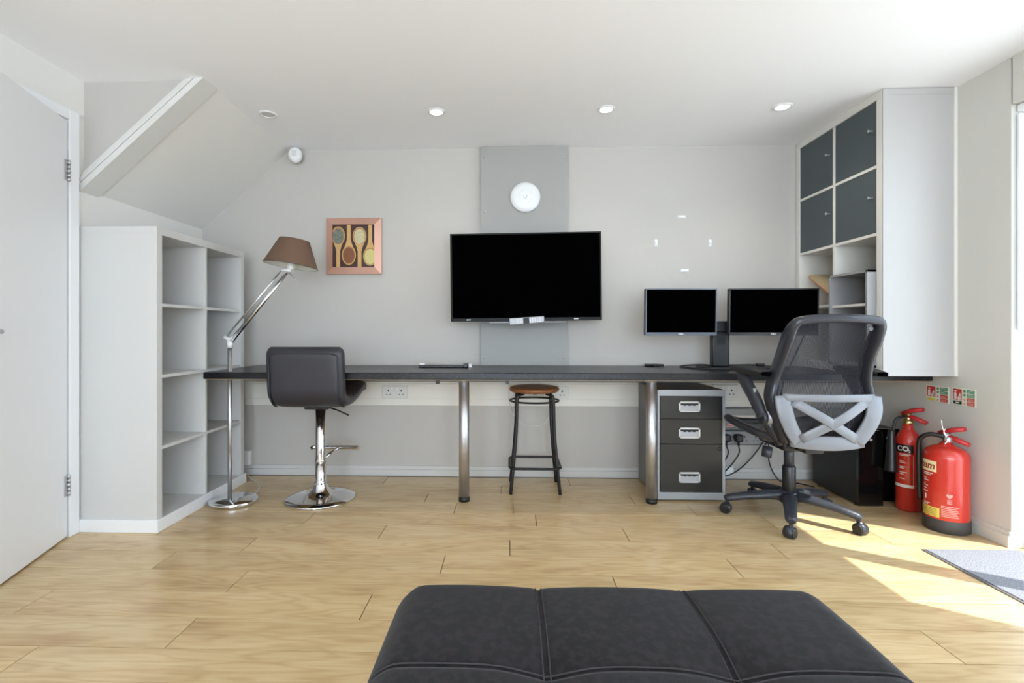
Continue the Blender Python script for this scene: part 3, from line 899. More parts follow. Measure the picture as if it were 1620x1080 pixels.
# wall clips
for x, z, hor, lab in ((1.148, 1.742, True, 'white adhesive wall clip, topmost of the four'), (0.98, 1.57, False, 'white adhesive wall clip, left of the four'),
                       (1.335, 1.568, False, 'white adhesive wall clip, right of the four'), (1.169, 1.383, True, 'white adhesive wall clip, lowest of the four, above the monitors')):
    a_, c_ = (0.026, 0.010) if hor else (0.010, 0.022)
    t = thing('wall_clip', lab, 'clip', (x, YB, z), 0, 'white clips on the back wall')
    b = MB(); b.box(-a_, a_, -0.004, -0.0005, -c_, c_, 0.001); b.build('pad', 'gloss_white', t)
    b = MB(); b.box(-a_ * 0.7, a_ * 0.7, -0.012, -0.004, -c_ * 0.5, c_ * 0.2, 0.001); b.build('hook', 'gloss_white', t)

# alarm sensor in the ceiling corner
t = thing('alarm_sensor', 'white rounded motion sensor in the corner below the ceiling', 'sensor', (-1.44, 3.34, 2.15))
t.rotation_euler = (R(-8), 0, R(14))
b = MB(); b.grid(lambda u, v: (0.045 * math.cos(2 * PI * u) * math.sin(PI * min(max(v, .02), .98)) ** 0.45, -0.035 + 0.030 * math.cos(PI * v) * 1.0, (0.056 if math.sin(2 * PI * u) > 0 else 0.052) * math.sin(2 * PI * u) * math.sin(PI * min(max(v, .02), .98)) ** 0.45), 32, 14, closed_u=True)
b.build('housing', 'gloss_white', t)
b = MB(); b.box(-0.018, 0.012, -0.068, -0.062, -0.016, 0.022, 0.003, 2); b.build('lens', 'socket', t)
b = MB(); b.cyl((0.0, -0.012, 0.0), (0.01, 0.028, 0.0), 0.020, 14); b.build('bracket', 'organiser', t)

# ------------------------------------------------------------------ signs on the right wall
def sign(y_far, y_near, z0_, z1_, variant, label):
    XW = XR - 0.0005
    c = (XW, (y_far + y_near) / 2, (z0_ + z1_) / 2)
    t = thing('fire_sign', label, 'sign', c, 0, 'fire extinguisher signs')
    wd = y_far - y_near; hh = z1_ - z0_
    def P(u, v, d): return (XW - d, y_far - u * wd, z0_ + v * hh)
    b = MB(c); b.box(XW - 0.002, XW, y_near, y_far, z0_, z1_, 0.0004); b.build('plate', 'sign', t)
    def rect(mbx, u0, u1, v0, v1, d=0.0023):
        mbx.F([mbx.V(P(*q, d)) for q in ((u0, v0), (u1, v0), (u1, v1), (u0, v1))])
    for q in ((0.05, 0.42, 0.30, 0.93), (0.64, 0.95, 0.05, 0.25), (0.64, 0.95, 0.28, 0.48)):
        b = MB(c); rect(b, *q); b.build('red_field', 'ink_red', t)
    for q in ((0.64, 0.95, 0.52, 0.70), (0.64, 0.95, 0.74, 0.93), (0.49, 0.58, 0.56, 0.68), (0.49, 0.58, 0.77, 0.91)):
        b = MB(c); rect(b, *q); b.build('green_field', 'ink_green', t)
    b = MB(c); rect(b, 0.05, 0.42, 0.06, 0.24); b.build('band', 'ink_yellow' if variant == 0 else 'ink_black', t)
    b = MB(c); d = 0.0026
    # extinguisher and flames pictogram
    rect(b, 0.09, 0.20, 0.34, 0.70, d); rect(b, 0.12, 0.17, 0.70, 0.78, d); rect(b, 0.09, 0.22, 0.78, 0.83, d)
    for cu, cv, s_ in ((0.30, 0.42, 1.0), (0.34, 0.60, 0.7), (0.36, 0.40, 0.6)):
        b.F([b.V(P(cu + a * 0.07 * s_, cv + q * 0.22 * s_, d)) for a, q in ((-0.8, -0.4), (0.0, -0.6), (0.8, -0.4), (0.9, 0.1), (0.4, 0.3), (0.3, 1.0), (-0.3, 0.4), (-0.9, 0.2))])
    for v in (0.13, 0.36, 0.60, 0.83):
        for k in (-0.035, 0.03): rect(b, 0.67, 0.91, v + k, v + k + 0.018, d)
    if variant == 1: rect(b, 0.155, 0.315, 0.115, 0.185, d)
    b.build('pictogram', 'ink_white', t)['kind'] = 'stuff'
    b = MB(c)
    for v in (0.12, 0.34):
        rect(b, 0.50, 0.57, v - 0.03, v + 0.06, d)
    b.build('icon', 'ink_pink', t)
sign(2.790, 2.650, 0.604, 0.690, 0, 'small red and green extinguisher notice with yellow band, on the right wall')
sign(2.630, 2.500, 0.606, 0.694, 1, 'small red and green extinguisher notice with black band, nearer the glazed door')

# ------------------------------------------------------------------ fire extinguishers
def cyl_fr(c, r, a0):
    # a0: outward heading (angle) of label centre
    return lambda x, y: (c[0] + r * math.cos(a0 + x / r), c[1] + r * math.sin(a0 + x / r), c[2] + y)
def patch(mb, fr, x0, x1, y0, y1, n=10):
    g = [[mb.V(fr(x0 + (x1 - x0) * i / n, y)) for i in range(n + 1)] for y in (y0, y1)]
    for i in range(n): mb.F([g[0][i], g[0][i + 1], g[1][i + 1], g[1][i]], True)
def handle_parts(t, c, zt, ang, m='ext_red_dark', s=1.0):
    d = Vector((math.cos(ang), math.sin(ang), 0)); z = Vector((0, 0, 1)); C = Vector(c); sd = d.cross(z)
    def lever(p0, p1, name, wd, th):
        b = MB(c)
        q0 = C + d * p0[0] * s + z * (zt + p0[1] * s); q1 = C + d * p1[0] * s + z * (zt + p1[1] * s)
        mid = (q0 + q1) / 2 + z * 0.004
        b.tube([q0, mid, q1], [wd * 0.75, wd, wd * 0.9], 8, flat=(1, th), up=(0, 0, 1))
        return b.build(name, m, t)
    lever((-0.03, 0.026), (0.072, 0.060), 'squeeze_lever', 0.020, 0.62)
    lever((-0.022, 0.018), (0.088, -0.014), 'carry_handle', 0.020, 0.62)
    b = MB(c)
    b.cyl(C + z * (zt - 0.03), C + z * (zt + 0.03), 0.017 * s, 16)
    b.cyl(C + z * (zt + 0.012) - d * 0.03, C + z * (zt + 0.012) + d * 0.012, 0.012, 12)
    return b
# CO2 extinguisher
c = (2.192, 2.822, 0)
t = thing('fire_extinguisher', 'slim red extinguisher with black horn and black band, beside the black towers', 'fire extinguisher', c)
b = MB(c); r = 0.0565
b.lathe([(0, 0.004), (r - 0.006, 0.0), (r, 0.008), (r, 0.375), (r - 0.004, 0.40), (r - 0.016, 0.422), (0.030, 0.437), (0.023, 0.445), (0.022, 0.478), (0, 0.478)], c, 40); b.build('cylinder', 'ext_red', t)
A_ = math.atan2(-2.822, -2.192)        # heading back to the viewer's side of the room
hp = handle_parts(t, c, 0.500, R(-62), s=0.95); hp.build('valve', 'brass', t)
b = MB(c); b.lathe([(0.024, 0.47), (0.026, 0.474), (0.026, 0.486), (0.022, 0.49)], c, 20); b.build('collar', 'brass', t)
hx, hy = 2.098, 2.80
b = MB(c); b.tube(spline([(2.180, 2.815, 0.512), (2.142, 2.80, 0.513), (2.108, 2.798, 0.495), (hx, hy, 0.455), (hx, hy, 0.42)], 5), 0.0075, 10); b.build('hose', 'black_plastic', t)
b = MB(c); b.lathe([(0, 0.44), (0.013, 0.44), (0.016, 0.425), (0.030, 0.225), (0.031, 0.215), (0.027, 0.216), (0, 0.22)], (hx - 0.012, hy + 0.002, 0), 24); b.build('horn', 'black_plastic', t)
fr = cyl_fr(c, r + 0.0006, A_ - 0.42); fr2 = cyl_fr(c, r + 0.0012, A_ - 0.42)
b = MB(c); patch(b, fr, -0.052, 0.048, 0.318, 0.362); b.build('black_band', 'ink_black', t)
b = MB(c); put_text(b, 'CO', 0.036, lambda x, y: fr2(x + 0.0, y + 0.328), bold=0.0012); put_text(b, '2', 0.018, lambda x, y: fr2(x + 0.030, y + 0.322), bold=0.0008); b.build('lettering', 'ink_white', t)
b = MB(c)
for i, (a, z, wd) in enumerate(((0, 0.308, 0.05), (0, 0.302, 0.04), (0, 0.27, 0.024), (0, 0.262, 0.03), (0, 0.24, 0.03), (0, 0.232, 0.02), (0, 0.21, 0.034), (0, 0.2, 0.02), (0, 0.175, 0.025))):
    patch(b, fr, -0.015, -0.015 + wd, z, z + 0.0035, 4)
patch(b, fr, -0.05, 0.05, 0.130, 0.146); patch(b, fr, 0.046, 0.048, 0.146, 0.306, 2)
b.build('printed_text', 'ink_white', t)
b = MB(c)
for z in (0.29, 0.25, 0.215): patch(b, fr, 0.064, 0.076, z - 0.012, z + 0.006, 3)
for k in range(5): patch(b, fr, 0.06, 0.085, 0.14 + k * 0.012, 0.144 + k * 0.012, 3)
b.build('side_print', 'ink_pink', t)
# foam extinguisher
c = (2.162, 2.545, 0)
r = 0.089
t = thing('fire_extinguisher', 'stout red extinguisher with rubber base and cream band, nearest the glazed door', 'fire extinguisher', c)
b = MB(c); b.lathe([(r - 0.003, 0.055), (r, 0.07), (r, 0.358), (r - 0.003, 0.376), (r - 0.011, 0.392), (r - 0.024, 0.403), (r - 0.042, 0.411), (0.030, 0.418), (0.024, 0.43), (0, 0.43)], c, 48); b.build('cylinder', 'ext_red', t)
b = MB(c); b.lathe([(0, 0.0), (r - 0.004, 0.0), (r + 0.002, 0.006), (r + 0.003, 0.058), (r - 0.001, 0.063)], c, 48); b.build('base_skirt', 'rubber', t)
hp = handle_parts(t, c, 0.446, R(-62)); hp.build('valve', 'steel', t)
b = MB(c); b.tube(spline([(2.148, 2.54, 0.458), (2.112, 2.575, 0.464), (2.090, 2.60, 0.445), (2.088, 2.62, 0.40), (2.100, 2.632, 0.22), (2.104, 2.632, 0.12)], 6), 0.011, 10); b.build('hose', 'black_plastic', t)
b = MB(c); b.lathe([(0, 0.0), (0.014, 0.0), (0.014, -0.006), (0, -0.007)], (2.125, 2.49, 0.452), 16, axis='Y'); b.build('pressure_gauge', 'steel', t)
b = MB(c); b.tube(spline([(2.135, 2.52, 0.50), (2.115, 2.505, 0.485), (2.12, 2.49, 0.455), (2.10, 2.48, 0.435)], 5), 0.0022, 6); b.tube(spline([(2.12, 2.50, 0.475), (2.105, 2.50, 0.51), (2.10, 2.50, 0.545)], 5), 0.0018, 6); b.build('seal_tie', 'ink_white', t)
A_ = math.atan2(-2.545, -2.158)
fr = cyl_fr(c, r + 0.0006, A_ - 0.98); fr2 = cyl_fr(c, r + 0.0012, A_ - 0.98)
b = MB(c); patch(b, fr, -0.075, 0.050, 0.290, 0.342); b.build('cream_band', 'ink_cream', t)
b = MB(c); put_text(b, 'Foam', 0.048, lambda x, y: fr2(x - 0.010, y + 0.303), shear=0.2, bold=0.0012); b.build('lettering', 'ink_brown', t)
b = MB(c)
for z, wd in ((0.278, 0.055), (0.270, 0.045), (0.25, 0.02), (0.24, 0.035), (0.222, 0.014), (0.214, 0.03), (0.20, 0.02), (0.186, 0.03), (0.13, 0.04), (0.122, 0.03)):
    patch(b, fr, -0.02, -0.02 + wd, z, z + 0.004, 4)
patch(b, fr, -0.01, 0.0, 0.15, 0.175, 2)
b.build('printed_text', 'ink_white', t)
b = MB(c); patch(b, fr, -0.04, 0.062, 0.072, 0.118); b.build('yellow_label', 'ink_yellow', t)
b = MB(c)
for k in range(5): patch(b, fr2, -0.03, 0.052, 0.079 + k * 0.0075, 0.081 + k * 0.0075, 6)
b.build('yellow_label_text', 'ink_brown', t)
b = MB(c)
for k in range(7): patch(b, fr, 0.068, 0.135 - 0.004 * (k % 3), 0.082 + k * 0.008, 0.0865 + k * 0.008, 6)
for k in range(3): patch(b, fr, 0.09, 0.108, 0.147 + k * 0.008, 0.151 + k * 0.008, 3)
frs = lambda x, y: fr(0.099 + x, 0.185 + y)
b.F([b.V(frs(x, y)) for x, y in ((0, -0.014), (0.008, -0.006), (0.013, 0.004), (0.009, 0.009), (0.003, 0.008), (0, 0.004), (-0.003, 0.008), (-0.009, 0.009), (-0.013, 0.004), (-0.008, -0.006))])
b.build('instruction_print', 'ink_pink', t)

# ------------------------------------------------------------------ black towers on the floor
def tower(x0, x1, y0, y1, h, label):
    c = ((x0 + x1) / 2, (y0 + y1) / 2, 0)
    t = thing('computer_tower', label, 'computer', c, 0, 'black computer towers')
    b = MB(c); b.box(x0, x1, y0 + 0.02, y1, 0.012, h - 0.003, 0.004, 2); b.build('case', 'black_plastic', t)
    b = MB(c)
    n = 8
    poly = [(x0, 0.008), (x1, 0.008)] + [(x1 - 0.02 + 0.02 * math.cos(a), h - 0.02 + 0.02 * math.sin(a)) for a in [PI / 2 * i / n for i in range(n + 1)]] + [(x0 + 0.02 + 0.02 * math.cos(a), h - 0.02 + 0.02 * math.sin(a)) for a in [PI / 2 + PI / 2 * i / n for i in range(n + 1)]]
    b.prism(poly, lambda u, v, d: (u, d, v), y0, y0 + 0.022); b.build('front_panel', 'black_gloss', t)
    b = MB(c)
    for x in (x0 + 0.015, x1 - 0.015):
        for y in (y0 + 0.04, y1 - 0.04): b.cyl((x, y, 0), (x, y, 0.014), 0.010, 10)
    b.build('feet', 'rubber', t)
    b = MB(c); b.cyl(((x0 + x1) / 2, y0 - 0.001, h - 0.05), ((x0 + x1) / 2, y0 + 0.004, h - 0.05), 0.008, 14); b.build('power_button', 'silver', t)
tower(1.945, 2.078, 2.85, 3.27, 0.425, 'glossy black computer tower on the floor under the worktop end')
tower(2.088, 2.235, 2.93, 3.30, 0.42, 'black computer tower behind the slim extinguisher')

# ------------------------------------------------------------------ filing cabinet
x0, x1, y0, y1, h = 0.853, 1.238, 2.912, 3.34, 0.642
c = ((x0 + x1) / 2, (y0 + y1) / 2, 0)
t = thing('filing_cabinet', 'silver and black three drawer filing cabinet under the worktop', 'cabinet', c)
b = MB(c); b.box(x0, x1, y0 + 0.012, y1, 0.010, h, 0.003, 2); b.build('body', 'cab_side', t)
b = MB(c)
b.box(x0, x1, y0, y0 + 0.012, h - 0.036, h, 0.001); b.box(x0, x1, y0, y0 + 0.012, 0.010, 0.052, 0.001)
b.box(x0, x0 + 0.012, y0, y0 + 0.012, 0.052, h - 0.036, 0.001); b.box(x1 - 0.016, x1, y0, y0 + 0.012, 0.052, h - 0.036, 0.001)
b.build('front_frame', 'cab_silver', t)
b = MB(c)
for x in (x0 + 0.03, x1 - 0.03):
    for y in (y0 + 0.04, y1 - 0.04): b.cyl((x, y, 0), (x, y, 0.012), 0.014, 12)
b.build('feet', 'rubber', t)
for z0_, z1_, hz in ((0.477, 0.604, 0.534), (0.332, 0.474, 0.383), (0.056, 0.329, 0.128)):
    b = MB(c); b.box(x0 + 0.0135, x1 - 0.0175, y0 - 0.003, y0 + 0.010, z0_, z1_, 0.0015); d = b.build('drawer', 'cab_black', t)
    hx0, hx1 = 0.972, 1.094
    b = MB(c)
    zc, zh = hz + 0.012, 0.031
    b.box(hx0, hx1, y0 - 0.008, y0 - 0.003, zc + zh - 0.011, zc + zh, 0.001); b.box(hx0, hx1, y0 - 0.008, y0 - 0.003, zc - zh, zc - zh + 0.009, 0.001)
    b.box(hx0, hx0 + 0.010, y0 - 0.008, y0 - 0.003, zc - zh, zc + zh, 0.001); b.box(hx1 - 0.010, hx1, y0 - 0.008, y0 - 0.003, zc - zh, zc + zh, 0.001)
    b.build('handle', 'cup', d)
    b = MB(c); b.grid(lambda u, v: (hx0 + 0.010 + u * (hx1 - hx0 - 0.020), y0 - 0.0035 - 0.0006 * math.sin(PI * v), zc - zh + 0.009 + v * (2 * zh - 0.020)), 6, 6); b.build('handle_recess', 'silver', d)
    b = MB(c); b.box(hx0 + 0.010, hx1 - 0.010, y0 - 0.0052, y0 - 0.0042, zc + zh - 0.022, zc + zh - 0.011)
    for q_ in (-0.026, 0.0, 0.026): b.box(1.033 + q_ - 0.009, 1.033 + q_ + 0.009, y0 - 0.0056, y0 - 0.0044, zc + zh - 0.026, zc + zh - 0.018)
    b.build('grip_shade_strip', 'dark_hole', d)  # dark strips put in as shade under the grip edge
b = MB(c); b.lathe([(0.011, 0), (0.011, -0.003), (0.006, -0.004), (0, -0.003)], (x1 - 0.034, y0 - 0.003, 0.305), 18, axis='Y'); b.build('lock', 'lock', t)

# ------------------------------------------------------------------ monitors on a dual stand
def monitor(xc, zc, wd, hh, yaw, tilt, label, bez):
    c = (xc, 2.985, zc)
    t = thing('monitor', label, 'monitor', c)
    t.rotation_euler = (R(tilt), 0, R(yaw))
    w2, h2 = wd / 2, hh / 2
    b = MB(); b.box(-w2, w2, 0.0, 0.030, -h2, h2, 0.003, 2); b.box(-w2 * .6, w2 * .6, 0.028, 0.048, -h2 * .7, h2 * .7, 0.006); b.build('casing', 'black_plastic', t)
    b = MB(); b.box(-w2 + 0.008, w2 - 0.008, -0.0012, 0.001, -h2 + 0.018, h2 - 0.007); b.build('screen', 'screen', t)
    b = MB()
    b.box(-w2, w2, -0.003, 0.0, -h2, -h2 + 0.018, 0.0006); b.build('lower_bezel', bez, t)
    b = MB(); b.box(-w2, w2, -0.003, 0.0, h2 - 0.006, h2, 0.0006); b.box(-w2, -w2 + 0.007, -0.003, 0.0, -h2 + 0.018, h2 - 0.006, 0.0006); b.box(w2 - 0.007, w2, -0.003, 0.0, -h2 + 0.018, h2 - 0.006, 0.0006); b.build('bezel', bez if bez != 'black_plastic' else 'black_plastic', t)
    b = MB(); put_text(b, 'DELL', 0.014, lambda x, y: (x, -0.0034, -h2 + 0.0045 + y), bold=0.0004); b.build('logo', 'ink_white', t)
    return t
M['bezel_grey'] = mat('grey_monitor_bezel', rgb(92, 98, 112), 0.35, 0.2, vary=(20, 0.02))
monitor(1.012, 1.092, 0.424, 0.276, 3, 1.5, 'smaller black monitor with grey bezel, left of the pair', 'bezel_grey')
monitor(1.549, 1.092, 0.517, 0.276, 0, 1.5, 'wider black monitor, right of the pair, behind the office chair', 'black_plastic')
c = (1.29, 3.10, 0.75)
t = thing('monitor_stand', 'black twin monitor stand with flat base on the worktop', 'stand', c)
b = MB(c)
n = 20
def rr(x0_, x1_, y0_, y1_, r_):
    out = []
    for cx_, cy_, a0 in ((x1_ - r_, y1_ - r_, 0), (x0_ + r_, y1_ - r_, 90), (x0_ + r_, y0_ + r_, 180), (x1_ - r_, y0_ + r_, 270)):
        for k in range(7):
            a = R(a0 + 15 * k); out.append((cx_ + r_ * math.cos(a), cy_ + r_ * math.sin(a)))
    return out
b.prism(rr(1.16, 1.70, 3.02, 3.24, 0.09), lambda u, v, d: (u, v, d), 0.7505, 0.762); b.build('base_plate', 'black_matte', t)
b = MB(c); b.box(1.232, 1.338, 3.08, 3.13, 0.762, 1.00, 0.01, 2); b.build('column', 'black_plastic', t)
b = MB(c); b.box(1.262, 1.308, 3.0785, 3.081, 0.90, 0.94); b.build('cable_slot', 'dark_hole', t)
b = MB(c); b.box(0.95, 1.62, 3.05, 3.085, 0.975, 1.04, 0.006, 2); b.box(0.93, 1.08, 3.031, 3.055, 1.03, 1.13, 0.003); b.box(1.47, 1.62, 3.034, 3.055, 1.03, 1.13, 0.003); b.box(0.94, 1.07, 3.03, 3.055, 0.975, 1.04, 0.003); b.box(1.48, 1.61, 3.03, 3.055, 0.975, 1.04, 0.003); b.build('crossbar', 'black_plastic', t)
b = MB(); b.tube(spline([(1.27, 3.17, 0.764), (1.22, 3.21, 0.768), (1.14, 3.24, 0.762), (1.085, 3.22, 0.7555), (1.09, 3.12, 0.7555), (1.15, 3.02, 0.7555), (1.24, 2.99, 0.7555), (1.33, 2.985, 0.7555)], 7), 0.0045, 8)
tag(b.build('cable', 'cable'), 'black cable looped on the worktop around the left side of the monitor base', 'cable')
b = MB(); b.tube(spline([(1.75, 3.02, 0.965), (1.735, 3.06, 0.88), (1.715, 3.09, 0.80), (1.70, 3.09, 0.768)], 7), 0.0045, 8)
tag(b.build('cable', 'cable'), 'black cable hanging from the wider monitor down to the worktop', 'cable')
b = MB(); b.tube(spline([(1.34, 3.20, 0.767), (1.42, 3.18, 0.768), (1.50, 3.19, 0.769), (1.56, 3.17, 0.770)], 7), 0.0045, 8); b.box(1.54, 1.585, 3.155, 3.185, 0.7625, 0.779, 0.003)
tag(b.build('cable', 'cable'), 'short black cable with a plug lying across the monitor base plate', 'cable')
b = MB(); b.tube(spline([(0.885, 3.30, 0.757), (0.91, 3.27, 0.759), (0.95, 3.29, 0.760), (1.00, 3.275, 0.758)], 7), 0.007, 8); b.box(0.885, 0.975, 3.275, 3.315, 0.7505, 0.766, 0.004, 2)
tag(b.build('cable_adapter', 'black_plastic'), 'small black adapter on the worktop left of the monitors', 'adapter')
t = thing('power_bar', 'slim black bar with white clips on the worktop left of the television', 'bar', (-0.42, 3.16, 0.75))
b = MB((-0.42, 3.16, 0.75)); b.box(-0.575, -0.265, 3.14, 3.185, 0.7505, 0.766, 0.004, 2); b.box(-0.29, -0.262, 3.13, 3.19, 0.7505, 0.775, 0.003); b.build('body', 'black_plastic', t)
b = MB((-0.42, 3.16, 0.75)); b.box(-0.57, -0.535, 3.155, 3.18, 0.766, 0.776, 0.002); b.box(-0.258, -0.240, 3.15, 3.18, 0.7505, 0.772, 0.002); b.build('clip', 'gloss_white', t)

# ------------------------------------------------------------------ bar stool
c = (-1.108, 2.905, 0)
t = thing('bar_stool', 'black padded gas lift bar stool with chrome trumpet base', 'stool', c, R(0))
b = MB(); b.lathe([(0.0, 0.002), (0.196, 0.0), (0.199, 0.004), (0.196, 0.009), (0.15, 0.017), (0.10, 0.026), (0.065, 0.040), (0.045, 0.062), (0.037, 0.085), (0.036, 0.095)], n=64); b.build('base', 'chrome', t)
b = MB(); b.lathe([(0.0, 0.09), (0.0365, 0.09), (0.037, 0.10), (0.032, 0.104), (0.0305, 0.110), (0.0305, 0.215), (0, 0.215)], n=32); b.build('lower_sleeve', 'chrome', t)
b = MB(); b.lathe([(0, 0.216), (0.028, 0.216), (0.0285, 0.222), (0.0285, 0.54), (0, 0.54)], n=32); b.build('column', 'chrome', t)
b = MB(); b.cyl((0, 0.0, 0.21), (0, 0, 0.235), 0.0325, 24); b.tube([(0.0, 0.02, 0.215), (0.03, 0.10, 0.245), (0.055, 0.155, 0.262)], 0.009, 10)
b.tube([(-0.11, 0.14, 0.262), (-0.10, 0.16, 0.262), (0.17, 0.16, 0.262), (0.18, 0.14, 0.262)], 0.012, 4); b.build('footrest', 'chrome', t)
b = MB(); b.tube([(0.04, 0.0, 0.535), (0.10, 0.005, 0.515), (0.165, 0.01, 0.485)], 0.005, 8); b.build('lift_lever', 'black_metal', t)
b = MB(); b.box(-0.07, 0.07, -0.07, 0.07, 0.53, 0.552, 0.004); b.build('seat_plate', 'black_metal', t)
# seat shell: profile path (y forward, z up) swept across width
path = spline([(0, 0.235, 0.628), (0, 0.17, 0.640), (0, 0.07, 0.612), (0, -0.04, 0.590), (0, -0.145, 0.596), (0, -0.196, 0.632), (0, -0.208, 0.71), (0, -0.214, 0.80), (0, -0.220, 0.894)], 5)
def shell(u, v):
    # v along path, u around section
    L_ = len(path) - 1
    f = v * L_; i = min(int(f), L_ - 1); p = path[i].lerp(path[i + 1], f - i)
    tg = (path[min(i + 1, L_)] - path[max(i - 1, 0)]).normalized()
    nrm = Vector((0, -tg.z, tg.y))
    a = 2 * PI * u
    e = 0.35
    end = min(v, 1 - v) / 0.07
    k = min(1.0, math.sqrt(max(0.0, 1 - (1 - min(end, 1)) ** 2)) if end < 1 else 1.0)
    wd = 0.212 - 0.022 * (1 - k)
    th = 0.040 * max(k, 0.02)
    cx_ = math.copysign(abs(math.cos(a)) ** e, math.cos(a)); sx_ = math.copysign(abs(math.sin(a)) ** 0.6, math.sin(a))
    return Vector((wd * cx_, p.y, p.z)) + nrm * (th * sx_)
b = MB(); b.grid(shell, 48, 60, closed_u=True); b.build('padded_seat', 'leather', t)
b = MB()
pp_ = []
def backp(x, v, out=0.0415):
    L_ = len(path) - 1
    f = v * L_; i = min(int(f), L_ - 1); p = path[i].lerp(path[i + 1], f - i)
    tg = (path[min(i + 1, L_)] - path[max(i - 1, 0)]).normalized()
    nrm = Vector((0, -tg.z, tg.y))
    q = Vector((x, p.y, p.z)) - nrm * out
    q2 = Vector((x, p.y, p.z)) + nrm * out
    return q if q.y < q2.y or q.z < q2.z else q2
loop = [backp(-0.188, 0.50 + 0.44 * i / 14, 0.0385) for i in range(15)] + [backp(-0.188 + 0.376 * i / 10, 0.955, 0.036) for i in range(1, 10)] + [backp(0.188, 0.94 - 0.44 * i / 14, 0.0385) for i in range(15)]
b.tube(loop, 0.0045, 8); b.build('piping', 'piping', t)

# ------------------------------------------------------------------ floor lamp
c = (-1.574, 2.81, 0)
t = thing('floor_lamp', 'chrome jointed floor lamp with brown tapered shade beside the bookcase', 'lamp', c)
b = MB(); b.lathe([(0, 0.0), (0.134, 0.0), (0.138, 0.004), (0.138, 0.020), (0.134, 0.025), (0.0, 0.026)], n=56, sx=0.95, sy=0.86); b.build('base', 'chrome', t)
b = MB(); b.cyl((-0.022, 0, 0.025), (-0.022, 0, 0.89), 0.0115, 20); b.build('pole', 'steel', t)
J = Vector((-0.020, 0, 0.915)); E_ = Vector((0.316, 0, 1.318))
b = MB(); b.cyl((-0.022, 0, 0.885), (-0.021, 0, 0.925), 0.016, 16); b.tube([(-0.052, 0.0, 0.945), (-0.017, 0, 0.93), (0.008, 0, 0.95)], 0.012, 10); b.build('elbow_joint', 'gloss_white', t)
b = MB(); b.tube([J, E_], [0.013, 0.010], 14); b.build('lower_arm', 'chrome', t)
dv = (E_ - J).normalized(); nv = Vector((-dv.z, 0, dv.x))
b = MB(); b.tube([J + nv * 0.038 + dv * 0.0, E_ + nv * 0.034 - dv * 0.015], 0.005, 10); b.build('parallel_rod', 'chrome', t)
b = MB(); b.tube([E_ + nv * 0.036 - dv * 0.02, E_ + nv * 0.015, E_ + dv * 0.01, E_ + Vector((0.008, 0, 0.03))], [0.008, 0.010, 0.014, 0.014], 12); b.build('head_joint', 'gloss_white', t)
rs = Matrix.Rotation(R(7.5), 3, 'Y') @ Matrix.Rotation(R(-2.5), 3, 'X')
sc = E_ + Vector((0.012, 0, 0.012))
b = MB(); b.lathe([(0, 0.0), (0.017, 0.0), (0.019, 0.01), (0.019, 0.075), (0, 0.08)], sc, 20, rot=rs); b.build('lamp_holder', 'gloss_white', t)
b = MB()
prof = [(0.147, 0.020), (0.1465, 0.022), (0.083, 0.168), (0.082, 0.170)]
b.lathe(prof, sc, 56, rot=rs); sh = b.build('lamp_shade', 'shade', t)
b = MB(); b.lathe([(0.1465, 0.0195), (0.1435, 0.022), (0.081, 0.166), (0.082, 0.170)], sc, 56, rot=rs); b.build('lining', 'shade_in', sh)
b = MB(); b.tube([sc + rs @ Vector((0.1468 * math.cos(2 * PI * i / 56), 0.1468 * math.sin(2 * PI * i / 56), 0.0205)) for i in range(56)], 0.0016, 6, closed=True); b.build('shade_rim', 'piping', sh)
b = MB()
for a in range(3):
    b.tube([sc + rs @ Vector((0.015 * math.cos(a * 2.09), 0.015 * math.sin(a * 2.09), 0.078)), sc + rs @ Vector((0.082 * math.cos(a * 2.09), 0.082 * math.sin(a * 2.09), 0.15))], 0.002, 6)
b.build('shade_carrier', 'steel', sh)
b = MB(); b.tube([E_ + Vector((0.0, 0, -0.002)), E_ + Vector((0.065, 0, -0.065))], 0.0022, 6); b.build('adjusting_rod', 'steel', t)
b = MB(); b.tube(spline([(-1.52, 2.92, 0.006), (-1.54, 3.02, 0.004), (-1.60, 3.15, 0.004), (-1.72, 3.27, 0.005), (-1.78, 3.335, 0.03), (-1.79, 3.342, 0.062)], 6), 0.0032, 8)
tag(b.build('cable', 'white_cable'), 'thin white cable trailing across the floor from the lamp base', 'cable')

# ------------------------------------------------------------------ round wooden stool
c = (0.155, 3.14, 0)
t = thing('round_stool', 'black metal stool with round wooden seat under the worktop', 'stool', c)
b = MB(); b.lathe([(0, 0.602), (0.140, 0.602), (0.152, 0.608), (0.156, 0.618), (0.152, 0.629), (0.140, 0.633), (0.12, 0.6315), (0, 0.631)], n=56); b.build('seat', 'seat_wood', t)
for sx_ in (-1, 1):
    for sy_ in (-1, 1):
        b = MB()
        b.tube(spline([(0.07 * sx_, 0.07 * sy_, 0.598), (0.100 * sx_, 0.098 * sy_, 0.588), (0.110 * sx_, 0.103 * sy_, 0.555), (0.114 * sx_, 0.105 * sy_, 0.40), (0.124 * sx_, 0.112 * sy_, 0.25), (0.148 * sx_, 0.130 * sy_, 0.0)], 6), 0.0105, 12)
        b.build('leg', 'black_metal', t)
b = MB(); b.tube([(0.152 * math.cos(2 * PI * i / 48), 0.135 * math.sin(2 * PI * i / 48), 0.547) for i in range(48)], 0.006, 8, closed=True); b.build('ring', 'black_metal', t)
b = MB()
pts = []
for cx_, cy_, a0 in ((0.11, 0.10, 0), (-0.11, 0.10, 90), (-0.11, -0.10, 180), (0.11, -0.10, 270)):
    for k in range(7):
        a = R(a0 + 15 * k); pts.append((cx_ + 0.045 * math.cos(a), cy_ + 0.045 * math.sin(a), 0.157))
b.tube(pts, 0.0075, 10, closed=True); b.build('foot_ring', 'black_metal', t)
